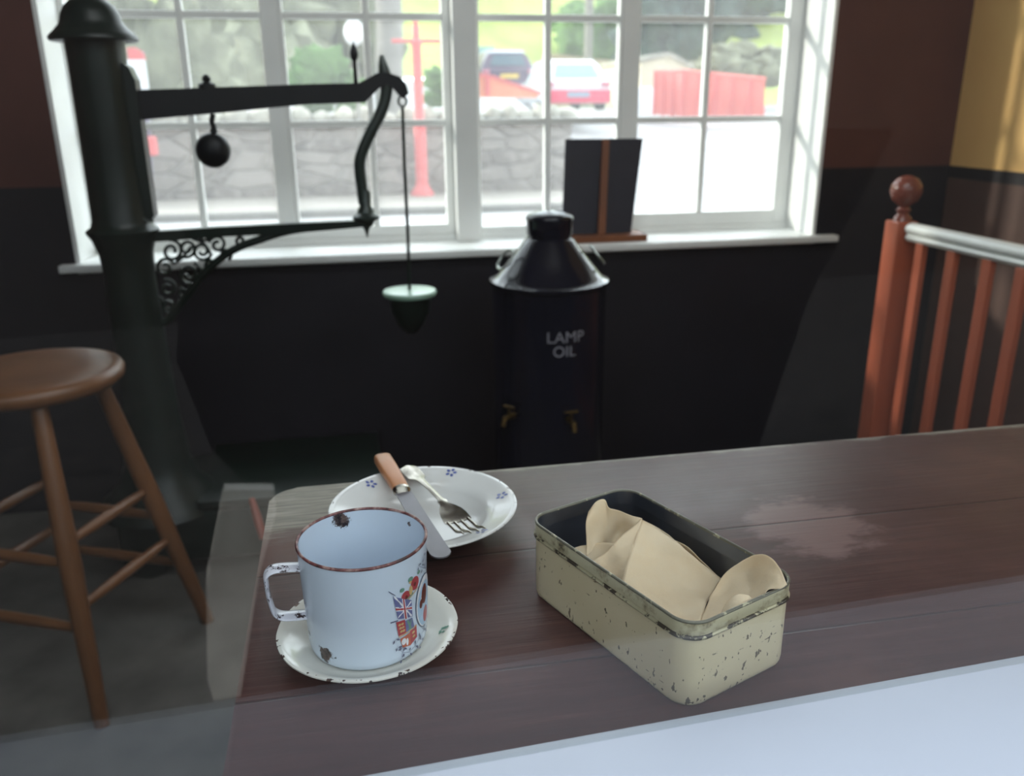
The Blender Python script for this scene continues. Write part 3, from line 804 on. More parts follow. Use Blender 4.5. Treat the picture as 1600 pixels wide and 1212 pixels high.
# folded band round the top with a bead below it
mb = MB(TCN)
tin_loops(mb, [(0.0002, 0.0610), (-0.0008, 0.0614), (-0.0009, 0.0700), (-0.0003, 0.0712), (0.0008, 0.0712), (0.0011, 0.0705)])
mb.build('rim_band', 'tin_band', tn, angle=60)['label'] = 'cream band round the top'
mb = MB(TCN)
tin_loops(mb, [(0.0003, 0.0574), (-0.0012, 0.0577), (-0.0020, 0.0585), (-0.0021, 0.0596), (-0.0014, 0.0605), (-0.0004, 0.0612), (0.0006, 0.0612)])
mb.build('lower_bead', 'tin_bead', tn, angle=60)['label'] = 'dark worn bead below the band'
mb = MB(TCN)
tin_loops(mb, [(0.0000, 0.0708), (-0.0010, 0.0711), (-0.0013, 0.0718), (-0.0010, 0.0726), (-0.0002, 0.0729), (0.0008, 0.0729), (0.0014, 0.0722), (0.0014, 0.071)])
mb.build('rolled_edge', 'tin_edge', tn, angle=60)['label'] = 'bare grey rolled edge'
mb = MB(TCN)
L = tin_loops(mb, [(0.0013, 0.0715), (0.0017, 0.060), (0.0017, 0.058), (0.0013, 0.057), (0.0012, 0.004), (0.004, 0.0018)])
mb.bm.faces.new(L[-1])
mb.build('tin_lining', 'tin_inside', tn, angle=50)['label'] = 'bare grey metal inside'

def sheet(mb, curves, nu=10, th=0.0, wr=0.0008, seed=0, sub=7):
    """loft a sheet through control polylines given in tin coordinates (u, w, z)"""
    cs = [catmull(c, sub) for c in curves]
    n = len(cs[0])
    cols = [catmull([cs[i][k] for i in range(len(cs))], sub) for k in range(n)]
    rows = [[cols[k][j] for k in range(n)] for j in range(len(cols[0]))]
    out = []
    for r in rows:
        o = []
        for p in r:
            q = p * 38 + Vector((seed, 0, 0))
            d = noise.noise(q) * 1.8 + noise.noise(q * 2.3) * 1.1
            cr = abs(noise.noise(p * 30 + Vector((0, seed, 0)))) * 3.4
            o.append(tp(p.x, p.y, p.z + wr * (d + cr)) + TR @ Vector((noise.noise(q + Vector((9, 0, 0))) * wr, noise.noise(q + Vector((0, 9, 0))) * wr, 0)))
        out.append(o)
    mb.grid(out)
# the folds of the paper, each traced by a few heights over the table
def pq(px, py, z):
    d = TR.transposed() @ (atz(px, py, z) - TCN)
    h_ = z - TZ
    if h_ < 0.074:
        d.x = max(-0.0975, min(0.0975, d.x)); d.y = max(-0.0540, min(0.0540, d.y))
    return (d.x, d.y, h_)
def fold(mb, rows, seed, wr=0.0010, sub=7): sheet(mb, [[pq(*p) for p in r] for r in rows], seed=seed, wr=wr, sub=sub)
mb = MB(TCN)
fold(mb, [[(1003, 812, .826), (1030, 829, .820), (1062, 852, .814), (1095, 880, .806), (1126, 907, .797)],
          [(992, 848, .816), (1022, 868, .806), (1058, 892, .799), (1086, 914, .793), (1112, 928, .792)],
          [(978, 888, .808), (1008, 908, .800), (1044, 932, .795), (1074, 944, .793), (1102, 948, .794)],
          [(968, 928, .798), (1000, 950, .797), (1034, 970, .798), (1064, 980, .803), (1092, 980, .808)]], 1, 0.0012)
fold(mb, [[(1003, 812, .8265), (1032, 828, .819), (1064, 851, .813), (1097, 879, .805), (1127, 906, .796)],
          [(1006, 830, .812), (1036, 846, .806), (1068, 869, .799), (1100, 896, .790), (1126, 918, .785)],
          [(1004, 850, .795), (1036, 866, .790), (1066, 886, .784), (1096, 908, .778), (1120, 926, .774)]], 2)
fold(mb, [[(918, 884, .797), (942, 866, .806), (972, 838, .818), (1003, 812, .8265)],
          [(926, 896, .796), (948, 880, .802), (970, 862, .811), (992, 845, .817)],
          [(936, 908, .795), (952, 900, .798), (966, 893, .803), (979, 886, .8085)],
          [(946, 918, .792), (956, 915, .793), (964, 915, .795), (970, 920, .798)]], 3, 0.0008)
fold(mb, [[(890, 860, .798), (912, 853, .803), (938, 849, .808), (963, 853, .813)],
          [(892, 872, .793), (914, 870, .797), (938, 870, .800), (958, 872, .804)],
          [(896, 888, .788), (918, 892, .790), (940, 898, .792), (960, 904, .795)]], 4, 0.0010)
fold(mb, [[(919, 800, .832), (930, 786, .840), (945, 784, .840), (952, 798, .833), (973, 803, .829), (1003, 812, .8265)],
          [(916, 820, .824), (930, 806, .830), (943, 806, .828), (950, 816, .820), (972, 814, .821), (996, 822, .821)],
          [(917, 842, .812), (929, 832, .816), (941, 834, .812), (950, 838, .806), (968, 832, .806), (986, 836, .812)],
          [(915, 870, .797), (927, 862, .801), (938, 862, .798), (948, 856, .796), (962, 852, .798), (976, 850, .803)]], 5, 0.0013)
fold(mb, [[(1108, 935, .798), (1134, 898, .815), (1166, 873, .833), (1195, 868, .843), (1215, 882, .844), (1231, 912, .838)],
          [(1106, 944, .796), (1134, 918, .806), (1164, 896, .820), (1189, 890, .831), (1206, 900, .836), (1219, 919, .836)],
          [(1102, 952, .796), (1130, 938, .801), (1156, 922, .810), (1178, 914, .819), (1194, 918, .826), (1206, 928, .831)],
          [(1096, 966, .799), (1124, 958, .803), (1148, 944, .808), (1168, 934, .814), (1184, 934, .820), (1196, 938, .826)],
          [(1090, 980, .807), (1118, 976, .810), (1146, 966, .814), (1166, 956, .817), (1182, 950, .820), (1194, 946, .824)]], 6, 0.0009)
fold(mb, [[(1122, 980, .812), (1126, 958, .818), (1136, 940, .825), (1150, 930, .8305), (1168, 931, .832), (1184, 941, .830)],
          [(1130, 982, .814), (1138, 966, .820), (1148, 952, .826), (1160, 944, .829), (1174, 944, .829), (1188, 949, .826)],
          [(1138, 986, .810), (1150, 976, .815), (1162, 966, .820), (1172, 958, .823), (1182, 955, .823), (1190, 953, .822)]], 7, 0.0006)
pp = mb.build('parchment_paper', 'paper', None, angle=180)
tag(pp, 'crumpled cream parchment paper lining the open tin', 'paper')
mod = pp.modifiers.new('thickness', 'SOLIDIFY'); mod.thickness = 0.00035; mod.offset = 0

# ------------------------------------------------------------------ knife and fork across the plate
KZ = TZ + 0.0275
kd0 = Vector((0.0235, 0.916, TZ + 0.0345)); kd1 = Vector((0.0665, 0.6845, TZ + 0.0285))
kn = thing('table_knife', 'table knife with a tan handle lying across the left of the soup plate', 'knife', kd0)
ax = (kd1 - kd0).normalized(); zz = Vector((0, 0, 1)); zz = (zz - ax * zz.dot(ax)).normalized(); sx = ax.cross(zz)   # to the left of the blade direction
KL = (kd1 - kd0).length
def kp(t, s, h): return kd0 + ax * t + sx * s + zz * h
mb = MB(kd0)
rows = []
for t, w, h in ((0.0, 0.0068, 0.0042), (0.0012, 0.0086, 0.0056), (0.004, 0.0098, 0.0064), (0.03, 0.0100, 0.0064), (0.06, 0.0092, 0.0060), (0.085, 0.0086, 0.0056), (0.0875, 0.0080, 0.0052)):
    rows.append([kp(t, w * math.copysign(abs(math.cos(a)) ** 0.55, math.cos(a)), h * math.copysign(abs(math.sin(a)) ** 0.55, math.sin(a))) for a in [2 * PI * k / 20 for k in range(20)]])
vs = [[mb.bm.verts.new(p) for p in r] for r in rows]
for a, b in zip(vs, vs[1:]):
    for i in range(20): mb.bm.faces.new((a[i], a[(i + 1) % 20], b[(i + 1) % 20], b[i]))
mb.bm.faces.new(vs[0]); mb.bm.faces.new(vs[-1])
mb.build('handle', 'knife_handle', kn)['label'] = 'tan bone-like handle'
mb = MB(kd0); rows = []
for t, w, h in ((0.0868, 0.0088, 0.0056), (0.0872, 0.0096, 0.0062), (0.0925, 0.0096, 0.0060), (0.0945, 0.0080, 0.0040), (0.097, 0.0074, 0.0012)):
    rows.append([mb.bm.verts.new(kp(t, w * math.cos(a), h * math.sin(a))) for a in [2 * PI * k / 20 for k in range(20)]])
for a, b in zip(rows, rows[1:]):
    for i in range(20): mb.bm.faces.new((a[i], a[(i + 1) % 20], b[(i + 1) % 20], b[i]))
mb.bm.faces.new(rows[0]); mb.bm.faces.new(rows[-1])
mb.build('bolster', 'silver', kn)['label'] = 'bright silver collar'
mb = MB(kd0)
L0 = 0.096; prof2 = []
for k in range(15):
    u = k / 14; t = lerp(L0, KL, u)
    prof2.append((t, 0.0078 + 0.0012 * u, -0.0086 - 0.0020 * u))
outl = [(t, a) for t, a, _ in prof2[:-1]]
for k in range(9):
    an = PI / 2 - PI * k / 8
    outl.append((KL - 0.010 + 0.010 * math.cos(an), -0.0008 + (0.0098 if an > 0 else 0.0100) * math.sin(an)))
outl += [(t, c) for t, _, c in reversed(prof2[:-2])]
outl = [p for p in outl if p[0] < KL - 0.010 or True]
a_ = [p for p in outl[:14] if p[0] <= KL - 0.010] + outl[14:23] + [p for p in outl[23:] if p[0] <= KL - 0.010]
mb.prism([kp(t, s, -0.0008) for t, s in a_], zz * 0.0015)
mb.build('blade', 'blade_steel', kn)['label'] = 'dull grey round-ended blade'

f0 = Vector((0.0505, 0.893, TZ + 0.031)); f1 = Vector((0.1010, 0.7150, TZ + 0.031))
fk = thing('table_fork', 'tarnished silver fork lying across the soup plate beside the knife', 'fork', f0)
fax = (f1 - f0); fax.z = 0; FL = fax.length; fax.normalize(); fs = fax.cross(Vector((0, 0, 1)))
def fp(t, s, h): return f0 + fax * t + fs * s + Vector((0, 0, h))
def fz(t):  # side profile of the fork (tines turned up at the ends)
    u = t / FL
    pts = [(0, 0.0), (0.15, -0.0008), (0.35, 0.0012), (0.55, 0.0012), (0.68, -0.0010), (0.78, -0.0036), (0.88, -0.0030), (1.0, 0.0040)]
    for (a, za), (b_, zb) in zip(pts, pts[1:]):
        if u <= b_:
            k = (u - a) / (b_ - a); k = k * k * (3 - 2 * k); return za + (zb - za) * k
    return pts[-1][1]
mb = MB(f0)
W = [(0.0, 0.0035), (0.002, 0.0066), (0.007, 0.0090), (0.016, 0.0092), (0.026, 0.0088), (0.032, 0.0086), (0.036, 0.0066), (0.041, 0.0042), (0.050, 0.0032), (0.070, 0.0025), (0.088, 0.0024), (0.100, 0.0026), (0.1035, 0.0044), (0.107, 0.0042), (0.111, 0.0046), (0.118, 0.0078), (0.126, 0.0108), (0.134, 0.0122), (0.142, 0.0126), (0.146, 0.0126)]
ring = []
for t, w in W:
    th = 0.0011 if t < 0.035 else (0.0017 if t < 0.115 else 0.0009)
    dish = 0.0014 if t > 0.115 else (-0.0006 if t < 0.035 else 0)
    w *= 1.12
    up = [fp(t, w * x, fz(t) + th * (1 - 0.55 * abs(x)) + dish * x * x) for x in (-1, -0.6, -0.2, 0.2, 0.6, 1)]
    dn = [fp(t, w * x, fz(t) - th * (1 - 0.55 * abs(x)) + dish * x * x) for x in (1, 0.6, 0.2, -0.2, -0.6, -1)]
    ring.append([mb.bm.verts.new(p) for p in up + dn])
for a, b in zip(ring, ring[1:]):
    for i in range(12): mb.bm.faces.new((a[i], a[(i + 1) % 12], b[(i + 1) % 12], b[i]))
mb.bm.faces.new(ring[0]); mb.bm.faces.new(ring[-1])
mb.build('fork_body', 'silver', fk, angle=45)
for k in range(4):
    s0 = (-0.0108, -0.0037, 0.0037, 0.0108)[k]
    ts = [0.1445 + (FL - 0.1445) * i / 9 for i in range(10)]
    mb = MB(f0)
    mb.tube([fp(t, s0 * (1 + 0.05 * i / 9), fz(t) + 0.0014 * (s0 / 0.0126) ** 2) for i, t in enumerate(ts)], [0.00165] * 6 + [0.0015, 0.0013, 0.0011, 0.0006], 10)
    mb.build('tine', 'silver', fk)

# ------------------------------------------------------------------ lamp oil tank
TKY = 2.2
tk = Vector((0.529, TKY, 0))
tank = thing('lamp_oil_tank', 'tall dark navy lamp oil can with a conical shoulder and cap', 'oil can', tk)
MB(tk).lathe([(0, 0.0), (0.150, 0.0), (0.155, 0.01), (0.153, 0.03), (0.153, 0.70), (0.153, 0.718), (0, 0.718)], tk, 72).build('tank_body', 'navy_enamel', tank)
MB(tk).lathe([(0.140, 0.716), (0.157, 0.718), (0.161, 0.724), (0.160, 0.731), (0.152, 0.734), (0.140, 0.742), (0.105, 0.785), (0.082, 0.815), (0.064, 0.838), (0.060, 0.843), (0, 0.843)], tk, 72).build('shoulder', 'navy_enamel', tank, angle=60)
MB(tk).lathe([(0.058, 0.84), (0.058, 0.850), (0.061, 0.852), (0.061, 0.886), (0.063, 0.889), (0.063, 0.896), (0.059, 0.901), (0.040, 0.908), (0.016, 0.913), (0, 0.914)], tk, 64).build('cap', 'navy_enamel', tank, angle=50)
for sgn, a0 in ((-1, PI + 0.25), (1, -0.15)):
    d = Vector((math.cos(a0), math.sin(a0), 0)); s_ = Vector((-d.y, d.x, 0))
    pts = []
    for k in range(17):
        t = 2 * PI * k / 17
        r = 0.118 + 0.012 * 1
        base = tk + d * 0.118 + Vector((0, 0, 0.782)) + d * 0.010 + Vector((0, 0, 0.012))
        pts.append(base + s_ * 0.030 * math.cos(t) + (d * 0.62 - Vector((0, 0, 0.78))) * 0.030 * math.sin(t))
    MB(tk).tube(pts, 0.0035, 8, closed=True).build('carrying_ring', 'wire', tank)['label'] = 'bright wire carrying ring'
def tap(px, py):
    p = at(px, py, TKY - 0.15); a = math.atan2(p.y - tk.y, p.x - tk.x)
    d = Vector((math.cos(a), math.sin(a), 0)); z = p.z
    mb = MB(tk)
    o = tk + Vector((0, 0, z))
    mb.tube([o + d * 0.150, o + d * 0.165, o + d * 0.190, o + d * 0.198 - Vector((0, 0, 0.02))], [0.010, 0.008, 0.008, 0.006], 12)
    mb.tube([o + d * 0.172, o + d * 0.172 + Vector((0, 0, 0.028))], 0.004, 8)
    s_ = Vector((-d.y, d.x, 0))
    mb.tube([o + d * 0.172 + Vector((0, 0, 0.028)) - s_ * 0.018, o + d * 0.172 + Vector((0, 0, 0.028)) + s_ * 0.018], 0.0035, 8)
    mb.build('tap', 'brass', tank)['label'] = 'small brass tap'
tap(888, 655); tap(770, 662)
def curved_text(body, px, py, size):
    cu = bpy.data.curves.new('lettering', 'FONT'); cu.body = body; cu.size = size; cu.align_x = 'CENTER'; cu.align_y = 'CENTER'; cu.extrude = 0.0
    cu.resolution_u = 6
    to = bpy.data.objects.new('tmp_text', cu); C.objects.link(to)
    dg = bpy.context.evaluated_depsgraph_get(); dg.update()
    me = bpy.data.meshes.new_from_object(to.evaluated_get(dg))
    bpy.data.objects.remove(to)
    p = at(px, py, TKY - 0.14); a0 = math.atan2(p.y - tk.y, p.x - tk.x)
    r = 0.1536
    for v in me.vertices:
        a = a0 + v.co.x / r
        v.co = Vector((r * math.cos(a), r * math.sin(a), p.z + v.co.y))
    me.materials.clear(); me.materials.append(M['grey_lettering'])
    o = bpy.data.objects.new('lettering', me); C.objects.link(o); o.parent = tank
    o['label'] = 'grey painted lettering'
curved_text('LAMP', 882, 526, 0.042)
curved_text('OIL', 880, 548, 0.040)

# ------------------------------------------------------------------ slate stand on the sill
e0 = at(877, 352, 2.64); e1 = at(1006, 352, 2.64)
SZ = ZS
bd = thing('slate_stand', 'black board on a small wooden stand, back turned, on the window sill', 'board', ((e0.x + e1.x) / 2, 2.65, SZ))
MB(bd.location).span((e0.x + 0.01, 2.60, SZ), (e1.x, 2.70, SZ + 0.022), 0.003).build('base', 'easel_wood', bd, smooth=False)
tl = at(882, 217, 2.69); tr = at(1002, 216, 2.69); bl = at(874, 330, 2.65); br = at(984, 354, 2.65)
bz = SZ + 0.022
ang = math.atan2(0.035, tl.z - bz)
q = [Vector((at(878, 358, 2.645).x, 2.645, bz)), Vector((at(986, 358, 2.645).x, 2.645, bz)), Vector((tr.x, 2.675, tr.z)), Vector((tl.x, 2.675, tl.z))]
mb = MB(bd.location); mb.prism(q, (0, 0.006, 0)); mb.build('slate', 'board_black', bd, smooth=False)
cx0 = at(940, 355, 2.63).x; cx1 = at(946, 217, 2.67).x
mb = MB(bd.location)
mb.prism([Vector((cx0 - 0.014, 2.618, bz)), Vector((cx0 + 0.010, 2.618, bz)), Vector((cx1 + 0.011, 2.662, tl.z - 0.002)), Vector((cx1 - 0.010, 2.662, tl.z - 0.002))], (0, 0.012, 0))
mb.build('strut', 'easel_wood', bd, smooth=False)

# ------------------------------------------------------------------ weighing scale
SY = 2.20
def S(px, py, y=SY): return at(px, py, y)
r_ = lambda a, b, y: abs(S(b, y).x - S(a, y).x) / 2
sO = Vector((S(145, 48).x, SY, 0))
sc_ = thing('weighing_scale', 'old dark green iron platform scale with a domed column and scrolled arm', 'scale', sO)
cxs = sO.x
zt = lambda py: S(150, py).z
# column: gently tapering, bell shaped foot
rad = r_(100, 190, 150)
mb = MB(sO)
mb.lathe([(0.16, 0.18), (0.15, 0.20), (0.105, 0.24), (0.083, 0.30), (0.070, 0.42), (0.062, 0.62), (0.060, 0.70), (0.058, zt(430)), (0.062, zt(395)), (0.072, zt(374)), (0.082, zt(364)), (0.082, zt(360)), (0.070, zt(354)), (rad * 1.06, zt(345)), (rad * 1.02, zt(250)), (rad, zt(90)), (rad * 1.02, zt(64)), (rad * 1.05, zt(52)), (0, zt(52))], (cxs, SY, 0), 56)
col = mb.build('column', 'green_iron', sc_, angle=45)
mb = MB(sO)
br_ = r_(76, 216, 48)
z0 = zt(50)
mb.lathe([(rad * 1.0, z0 - 0.008), (br_ * 0.96, z0 - 0.020), (br_, z0 - 0.016), (br_ * 0.99, z0 - 0.010), (br_ * 0.9, z0 - 0.002), (rad * 1.12, z0 + 0.014), (rad * 1.06, z0 + 0.022), (rad * 1.0, z0 + 0.036), (rad * 0.86, z0 + 0.052), (rad * 0.62, z0 + 0.066), (rad * 0.3, z0 + 0.073), (0, z0 + 0.075)], (cxs, SY, 0), 56)
mb.build('domed_cap', 'green_iron', sc_, angle=50)
# slotted housing on the side of the column
mb = MB(sO)
hz0, hz1 = zt(348), zt(92)
xa = cxs + rad * 0.55; xb = S(232, 250).x
poly = []
sl = [Vector((xa, 0, hz0)), Vector((xb - 0.012, 0, hz0)), Vector((xb, 0, hz0 + 0.014)), Vector((xb, 0, zt(300))), Vector((xb, 0, hz1 - 0.045)), Vector((xb - 0.010, 0, hz1 - 0.018)), Vector((xb - 0.035, 0, hz1)), Vector((xa, 0, hz1))]
mb.prism([Vector((p.x, SY - 0.026, p.z)) for p in sl], (0, 0.052, 0))
mb.build('slot_housing', 'green_iron', sc_, smooth=False)
loop = catmull([Vector((xb - 0.030, SY - 0.030, hz1 - 0.004)), Vector((xb - 0.044, SY - 0.032, hz1 - 0.03)), Vector((xb - 0.048, SY - 0.033, hz1 - 0.10)), Vector((xb - 0.046, SY - 0.033, lerp(hz0, hz1, .5))), Vector((xb - 0.045, SY - 0.033, hz0 + 0.08)), Vector((xb - 0.038, SY - 0.033, hz0 + 0.03)), Vector((xb - 0.018, SY - 0.030, hz0 + 0.005)), Vector((xb - 0.001, SY - 0.028, hz0 + 0.004))], 8)
MB(sO).tube(loop, 0.0032, 8).build('slot_moulding', 'grey_iron', sc_)
# beam
def bar(mb, pts, y, th):
    mb.prism([Vector((S(px, py, y).x, y - th / 2, S(px, py, y).z)) for px, py in pts], (0, th, 0))
mb = MB(sO); bar(mb, [(188, 146), (212, 141), (320, 137), (500, 131), (560, 130), (575, 122), (590, 114), (606, 114), (624, 120), (634, 132), (638, 146), (630, 154), (622, 148), (614, 138), (604, 132), (592, 138), (580, 150), (570, 160), (480, 163), (340, 177), (215, 188), (186, 190)], SY, 0.034)
beam = mb.build('beam', 'beam_iron', sc_, smooth=False)
mb = MB(sO); c = S(333, 130)
mb.lathe([(0.020, zt(142) - 0.0), (0.020, zt(132)), (0.008, zt(128)), (0.011, zt(123)), (0.006, zt(118)), (0, zt(116))], (S(323, 130).x, SY, 0), 20)
mb.build('beam_knob', 'beam_iron', sc_)
mb = MB(sO); p = S(556, 130)
mb.lathe([(0.005, 0), (0.0045, zt(95) - zt(133)), (0.009, zt(90) - zt(133)), (0.010, zt(82) - zt(133)), (0.007, zt(74) - zt(133)), (0, zt(62) - zt(133))], (p.x, SY, zt(133)), 16)
mb.build('pointer_spike', 'beam_iron', sc_)
# poise ball hanging from the beam
p = S(333, 235); rb = 0.5 * abs(S(361, 235).x - S(305, 235).x)
mb = MB(sO); mb.blob(p, (rb, rb * 0.8, rb), 4, 0.0)
ball = mb.build('poise_weight', 'beam_iron', sc_)
mb = MB(sO)
mb.tube(catmull([S(333, 178), S(331, 190), S(334, 200), S(334, 212)], 5), 0.0065, 10)
mb.tube([S(338, 206) + Vector((0.006 * math.cos(a) - 0.006, 0, 0.010 * math.sin(a))) for a in [2 * PI * k / 14 for k in range(14)]], 0.0025, 8, closed=True)
mb.build('weight_hook', 'beam_iron', ball)
# bracket arm: top bar, brace and scrollwork
mb = MB(sO); bar(mb, [(205, 363), (235, 361), (340, 354), (460, 348), (575, 343), (582, 352), (530, 357), (460, 363), (340, 369), (238, 377), (205, 378)], SY, 0.03)
mb.build('bracket_bar', 'green_iron', sc_, smooth=False)
br = catmull([S(232, 512), S(262, 500), S(288, 468), S(318, 428), (S(358, 394)), S(400, 376), S(450, 362), S(500, 356)], 7)
MB(sO).tube(br, [0.010] * (len(br) - 14) + [0.010 - 0.0003 * k for k in range(14)], 10, flat=(1.3, Vector((0, 1, 0)))).build('brace', 'green_iron', sc_)
mb = MB(sO)
def scroll(cx, cy, R, turns=1.4, a0=0.0, dr=-1, tail=None, w=0.0042):
    pts = []
    n = int(turns * 18)
    for k in range(n + 1):
        u = k / n; a = a0 + dr * 2 * PI * turns * u; r = R * (1 - 0.72 * u)
        pts.append(S(cx + r * math.cos(a), cy + r * math.sin(a)))
    if tail: pts = catmull([S(*q) for q in tail] + [pts[0]], 4)[:-1] + pts
    mb.tube(pts, w, 7)
scroll(268, 392, 17, 1.3, -1.4, 1, [(262, 374)]); scroll(292, 388, 15, 1.5, 2.6, -1); scroll(258, 418, 15, 1.3, -0.4, -1, [(300, 385), (285, 402)])
scroll(316, 392, 15, 1.4, 0.4, 1, [(300, 372), (318, 380)]); scroll(296, 428, 19, 1.7, -1.2, 1); scroll(340, 382, 14, 1.3, 3.4, 1, [(322, 372)])
scroll(262, 450, 14, 1.2, -2.0, 1); scroll(352, 398, 10, 1.2, 1.0, -1); scroll(376, 376, 9, 1.2, 0.0, 1); scroll(264, 478, 11, 1.2, 1.2, 1)
scroll(286, 456, 9, 1.1, 0, 1); scroll(330, 414, 10, 1.2, 2.0, 1); scroll(246, 470, 8, 1.0, 0.5, -1); scroll(318, 372, 8, 1.0, 0.5, -1)
mb.build('scrollwork', 'green_iron', sc_)
# swan-necked stay between bracket end and beam, with finials
mb = MB(sO)
st_pts = catmull([S(569, 318), S(565, 290), S(562, 255), S(568, 232), S(580, 205), S(593, 180), S(602, 155), S(604, 130), S(599, 104), S(596, 86)], 7)
nn = len(st_pts)
mb.tube(st_pts, [0.0145 if i < nn - 10 else lerp(0.0145, 0.004, (i - nn + 10) / 10) for i in range(nn)], 14)
mb.build('swan_neck_stay', 'grey_iron', sc_)
mb = MB(sO); p = S(572, 340)
mb.lathe([(0.013, zt(300) - zt(345)), (0.015, zt(305) - zt(345)), (0.015, zt(326) - zt(345)), (0.020, zt(330) - zt(345)), (0.022, zt(337) - zt(345)), (0.034, 0.004), (0.034, -0.002), (0.020, -0.010), (0.018, -0.018), (0.009, -0.024), (0.005, -0.034), (0.002, -0.048), (0, -0.050)], (p.x, SY, p.z), 20)
mb.build('end_finial', 'grey_iron', sc_)
# rod and weight pan
mb = MB(sO)
rp = [S(629, 168), S(632, 260), S(637, 360), S(640, 452)]
mb.tube(rp, 0.0042, 10)
mb.tube([S(629, 158) + Vector((0.010 * math.cos(a), 0, 0.012 * math.sin(a))) for a in [2 * PI * k / 16 for k in range(16)]], 0.003, 8, closed=True)
rod = mb.build('hanging_rod', 'green_iron', sc_)
pc = S(640, 455); R_ = 0.5 * abs(S(683, 455).x - S(598, 455).x)
mb = MB(sO); mb.lathe([(0, 0.004), (R_ * 0.6, 0.005), (R_ * 0.96, 0.003), (R_, -0.003), (R_ * 0.96, -0.010), (0, -0.012)], pc, 48)
pan = mb.build('weight_pan', 'pan_green', sc_); pan['label'] = 'pale green round pan'
mb = MB(sO); mb.lathe([(0, -0.011), (R_ * 0.80, -0.011), (R_ * 0.72, -0.05), (R_ * 0.5, -0.085), (R_ * 0.22, -0.11), (0, -0.115)], pc, 40)
mb.build('counter_weight', 'green_iron', pan)
# cast base and platform
mb = MB(sO); bx0, bx1 = cxs - 0.10, cxs + 0.56
mb.span((bx0, 2.09, 0.05), (bx1, 2.50, 0.19), 0.012); mb.build('base_box', 'green_iron', sc_)
mb = MB(sO); mb.span((bx0 + 0.20, 2.09, 0.196), (bx1 + 0.02, 2.50, 0.216), 0.004); mb.build('platform_plate', 'green_iron', sc_)
for x in (bx0 + 0.06, bx1 - 0.06):
    for y in (2.13, 2.45):
        mb = MB(sO); mb.lathe([(0, -0.018), (0.046, -0.018), (0.05, -0.014), (0.05, 0.014), (0.046, 0.018), (0, 0.018)], (x, y, 0.05), 24, Matrix.Rotation(PI / 2, 3, 'X')); mb.build('wheel', 'green_iron', sc_)

# ------------------------------------------------------------------ red handled brush leaning on the scale's platform
ya = S(412, 842, 2.0); yb = S(393, 778, 2.05)
rbq = thing('red_handle_tool', 'small red and amber stick beyond the left corner of the table', 'tool', Vector((ya.x + .02, 1.99, 0)))
pa, pb = ya, yb
dd = (pa - pb).normalized()
MB(rbq.location).tube([pb, pb.lerp(pa, .3), pb.lerp(pa, .6), pa], [0.007, 0.010, 0.011, 0.010], 12).build('handle', 'red_handle', rbq)
k_ = pa.z / -dd.z
MB(rbq.location).tube([pa, pa + dd * k_ * 0.5, pa + dd * (k_ - 0.012)], [0.009, 0.010, 0.012], 10).build('dark_shaft', 'dark_timber', rbq)

# ------------------------------------------------------------------ stool
so = Vector((-0.638, 1.79, 0))
sl_ = thing('bar_stool', 'tall round-seated turned wooden stool at the left', 'stool', so)
mb = MB(so); mb.lathe([(0, 0.642), (0.13, 0.642), (0.158, 0.645), (0.170, 0.655), (0.172, 0.668), (0.166, 0.678), (0.150, 0.681), (0.09, 0.677), (0, 0.674)], so, 64); mb.build('seat', 'stool_wood', sl_, angle=60)
legs = []
for a in (-70, 20, 110, 200):
    d = Vector((math.cos(math.radians(a)), math.sin(math.radians(a)), 0))
    p0 = so + d * 0.115 + Vector((0, 0, 0.645)); p1 = so + d * 0.265
    mb = MB(so); N = 12
    mb.tube([p0.lerp(p1, k / N) for k in range(N + 1)], [lerp(0.0155, 0.021, min(1, k / 5)) - 0.006 * max(0, (k - 6) / 6) for k in range(N + 1)], 16)
    mb.build('leg', 'stool_wood', sl_); legs.append((p0, p1))
def onleg(i, z): p0, p1 = legs[i % 4]; return p0.lerp(p1, (p0.z - z) / (p0.z - p1.z))
for i, (zA, zB) in enumerate(((0.37, 0.24), (0.30, 0.17), (0.37, 0.24), (0.33, 0.20))):
    for z in (zA, zB):
        a = onleg(i, z); b_ = onleg(i + 1, z); N = 8
        MB(so).tube([a.lerp(b_, k / N) for k in range(N + 1)], [0.0085 + 0.0035 * math.sin(PI * k / N) for k in range(N + 1)], 12).build('rung', 'stool_wood', sl_)

# ------------------------------------------------------------------ balustrade on the right
BX = 1.515
npx = at(1388, 350, 2.12)
bo = Vector((BX, 2.13, 0))
bal = thing('balustrade', 'brown wooden balustrade with white handrail, ball-topped post at its end', 'balustrade', bo)
hw = 0.031
nz = 0.862
mb = MB(bo); mb.span((BX - hw, bo.y - hw, 0), (BX + hw, bo.y + hw, nz), 0.004); mb.build('newel_post', 'red_wood', bal, smooth=False)
mb = MB(bo); mb.lathe([(0, 0), (0.026, 0), (0.022, 0.010), (0.014, 0.020), (0.020, 0.030), (0.012, 0.038), (0.016, 0.042), (0.034, 0.056), (0.042, 0.078), (0.040, 0.096), (0.028, 0.114), (0.010, 0.122), (0, 0.123)], (BX, bo.y, nz), 32); mb.build('ball_finial', 'finial_wood', bal)['label'] = 'dark polished ball'
mb = MB(bo)
mb.tube([(BX + 0.002, 2.095, 0.842), (BX + 0.002, 2.085, 0.846), (BX + 0.002, 2.0, 0.846), (BX + 0.012, 0.75, 0.846)], [0.010, 0.022, 0.022, 0.022], 16, flat=(0.75, Vector((0, 0, 1))))
mb.tube([(BX + 0.002, 2.095, 0.826), (BX + 0.002, 2.085, 0.824), (BX + 0.012, 0.75, 0.824)], [0.008, 0.018, 0.018], 12, flat=(0.7, Vector((0, 0, 1))))
mb.build('handrail', 'rail_white', bal)['label'] = 'glossy white handrail'
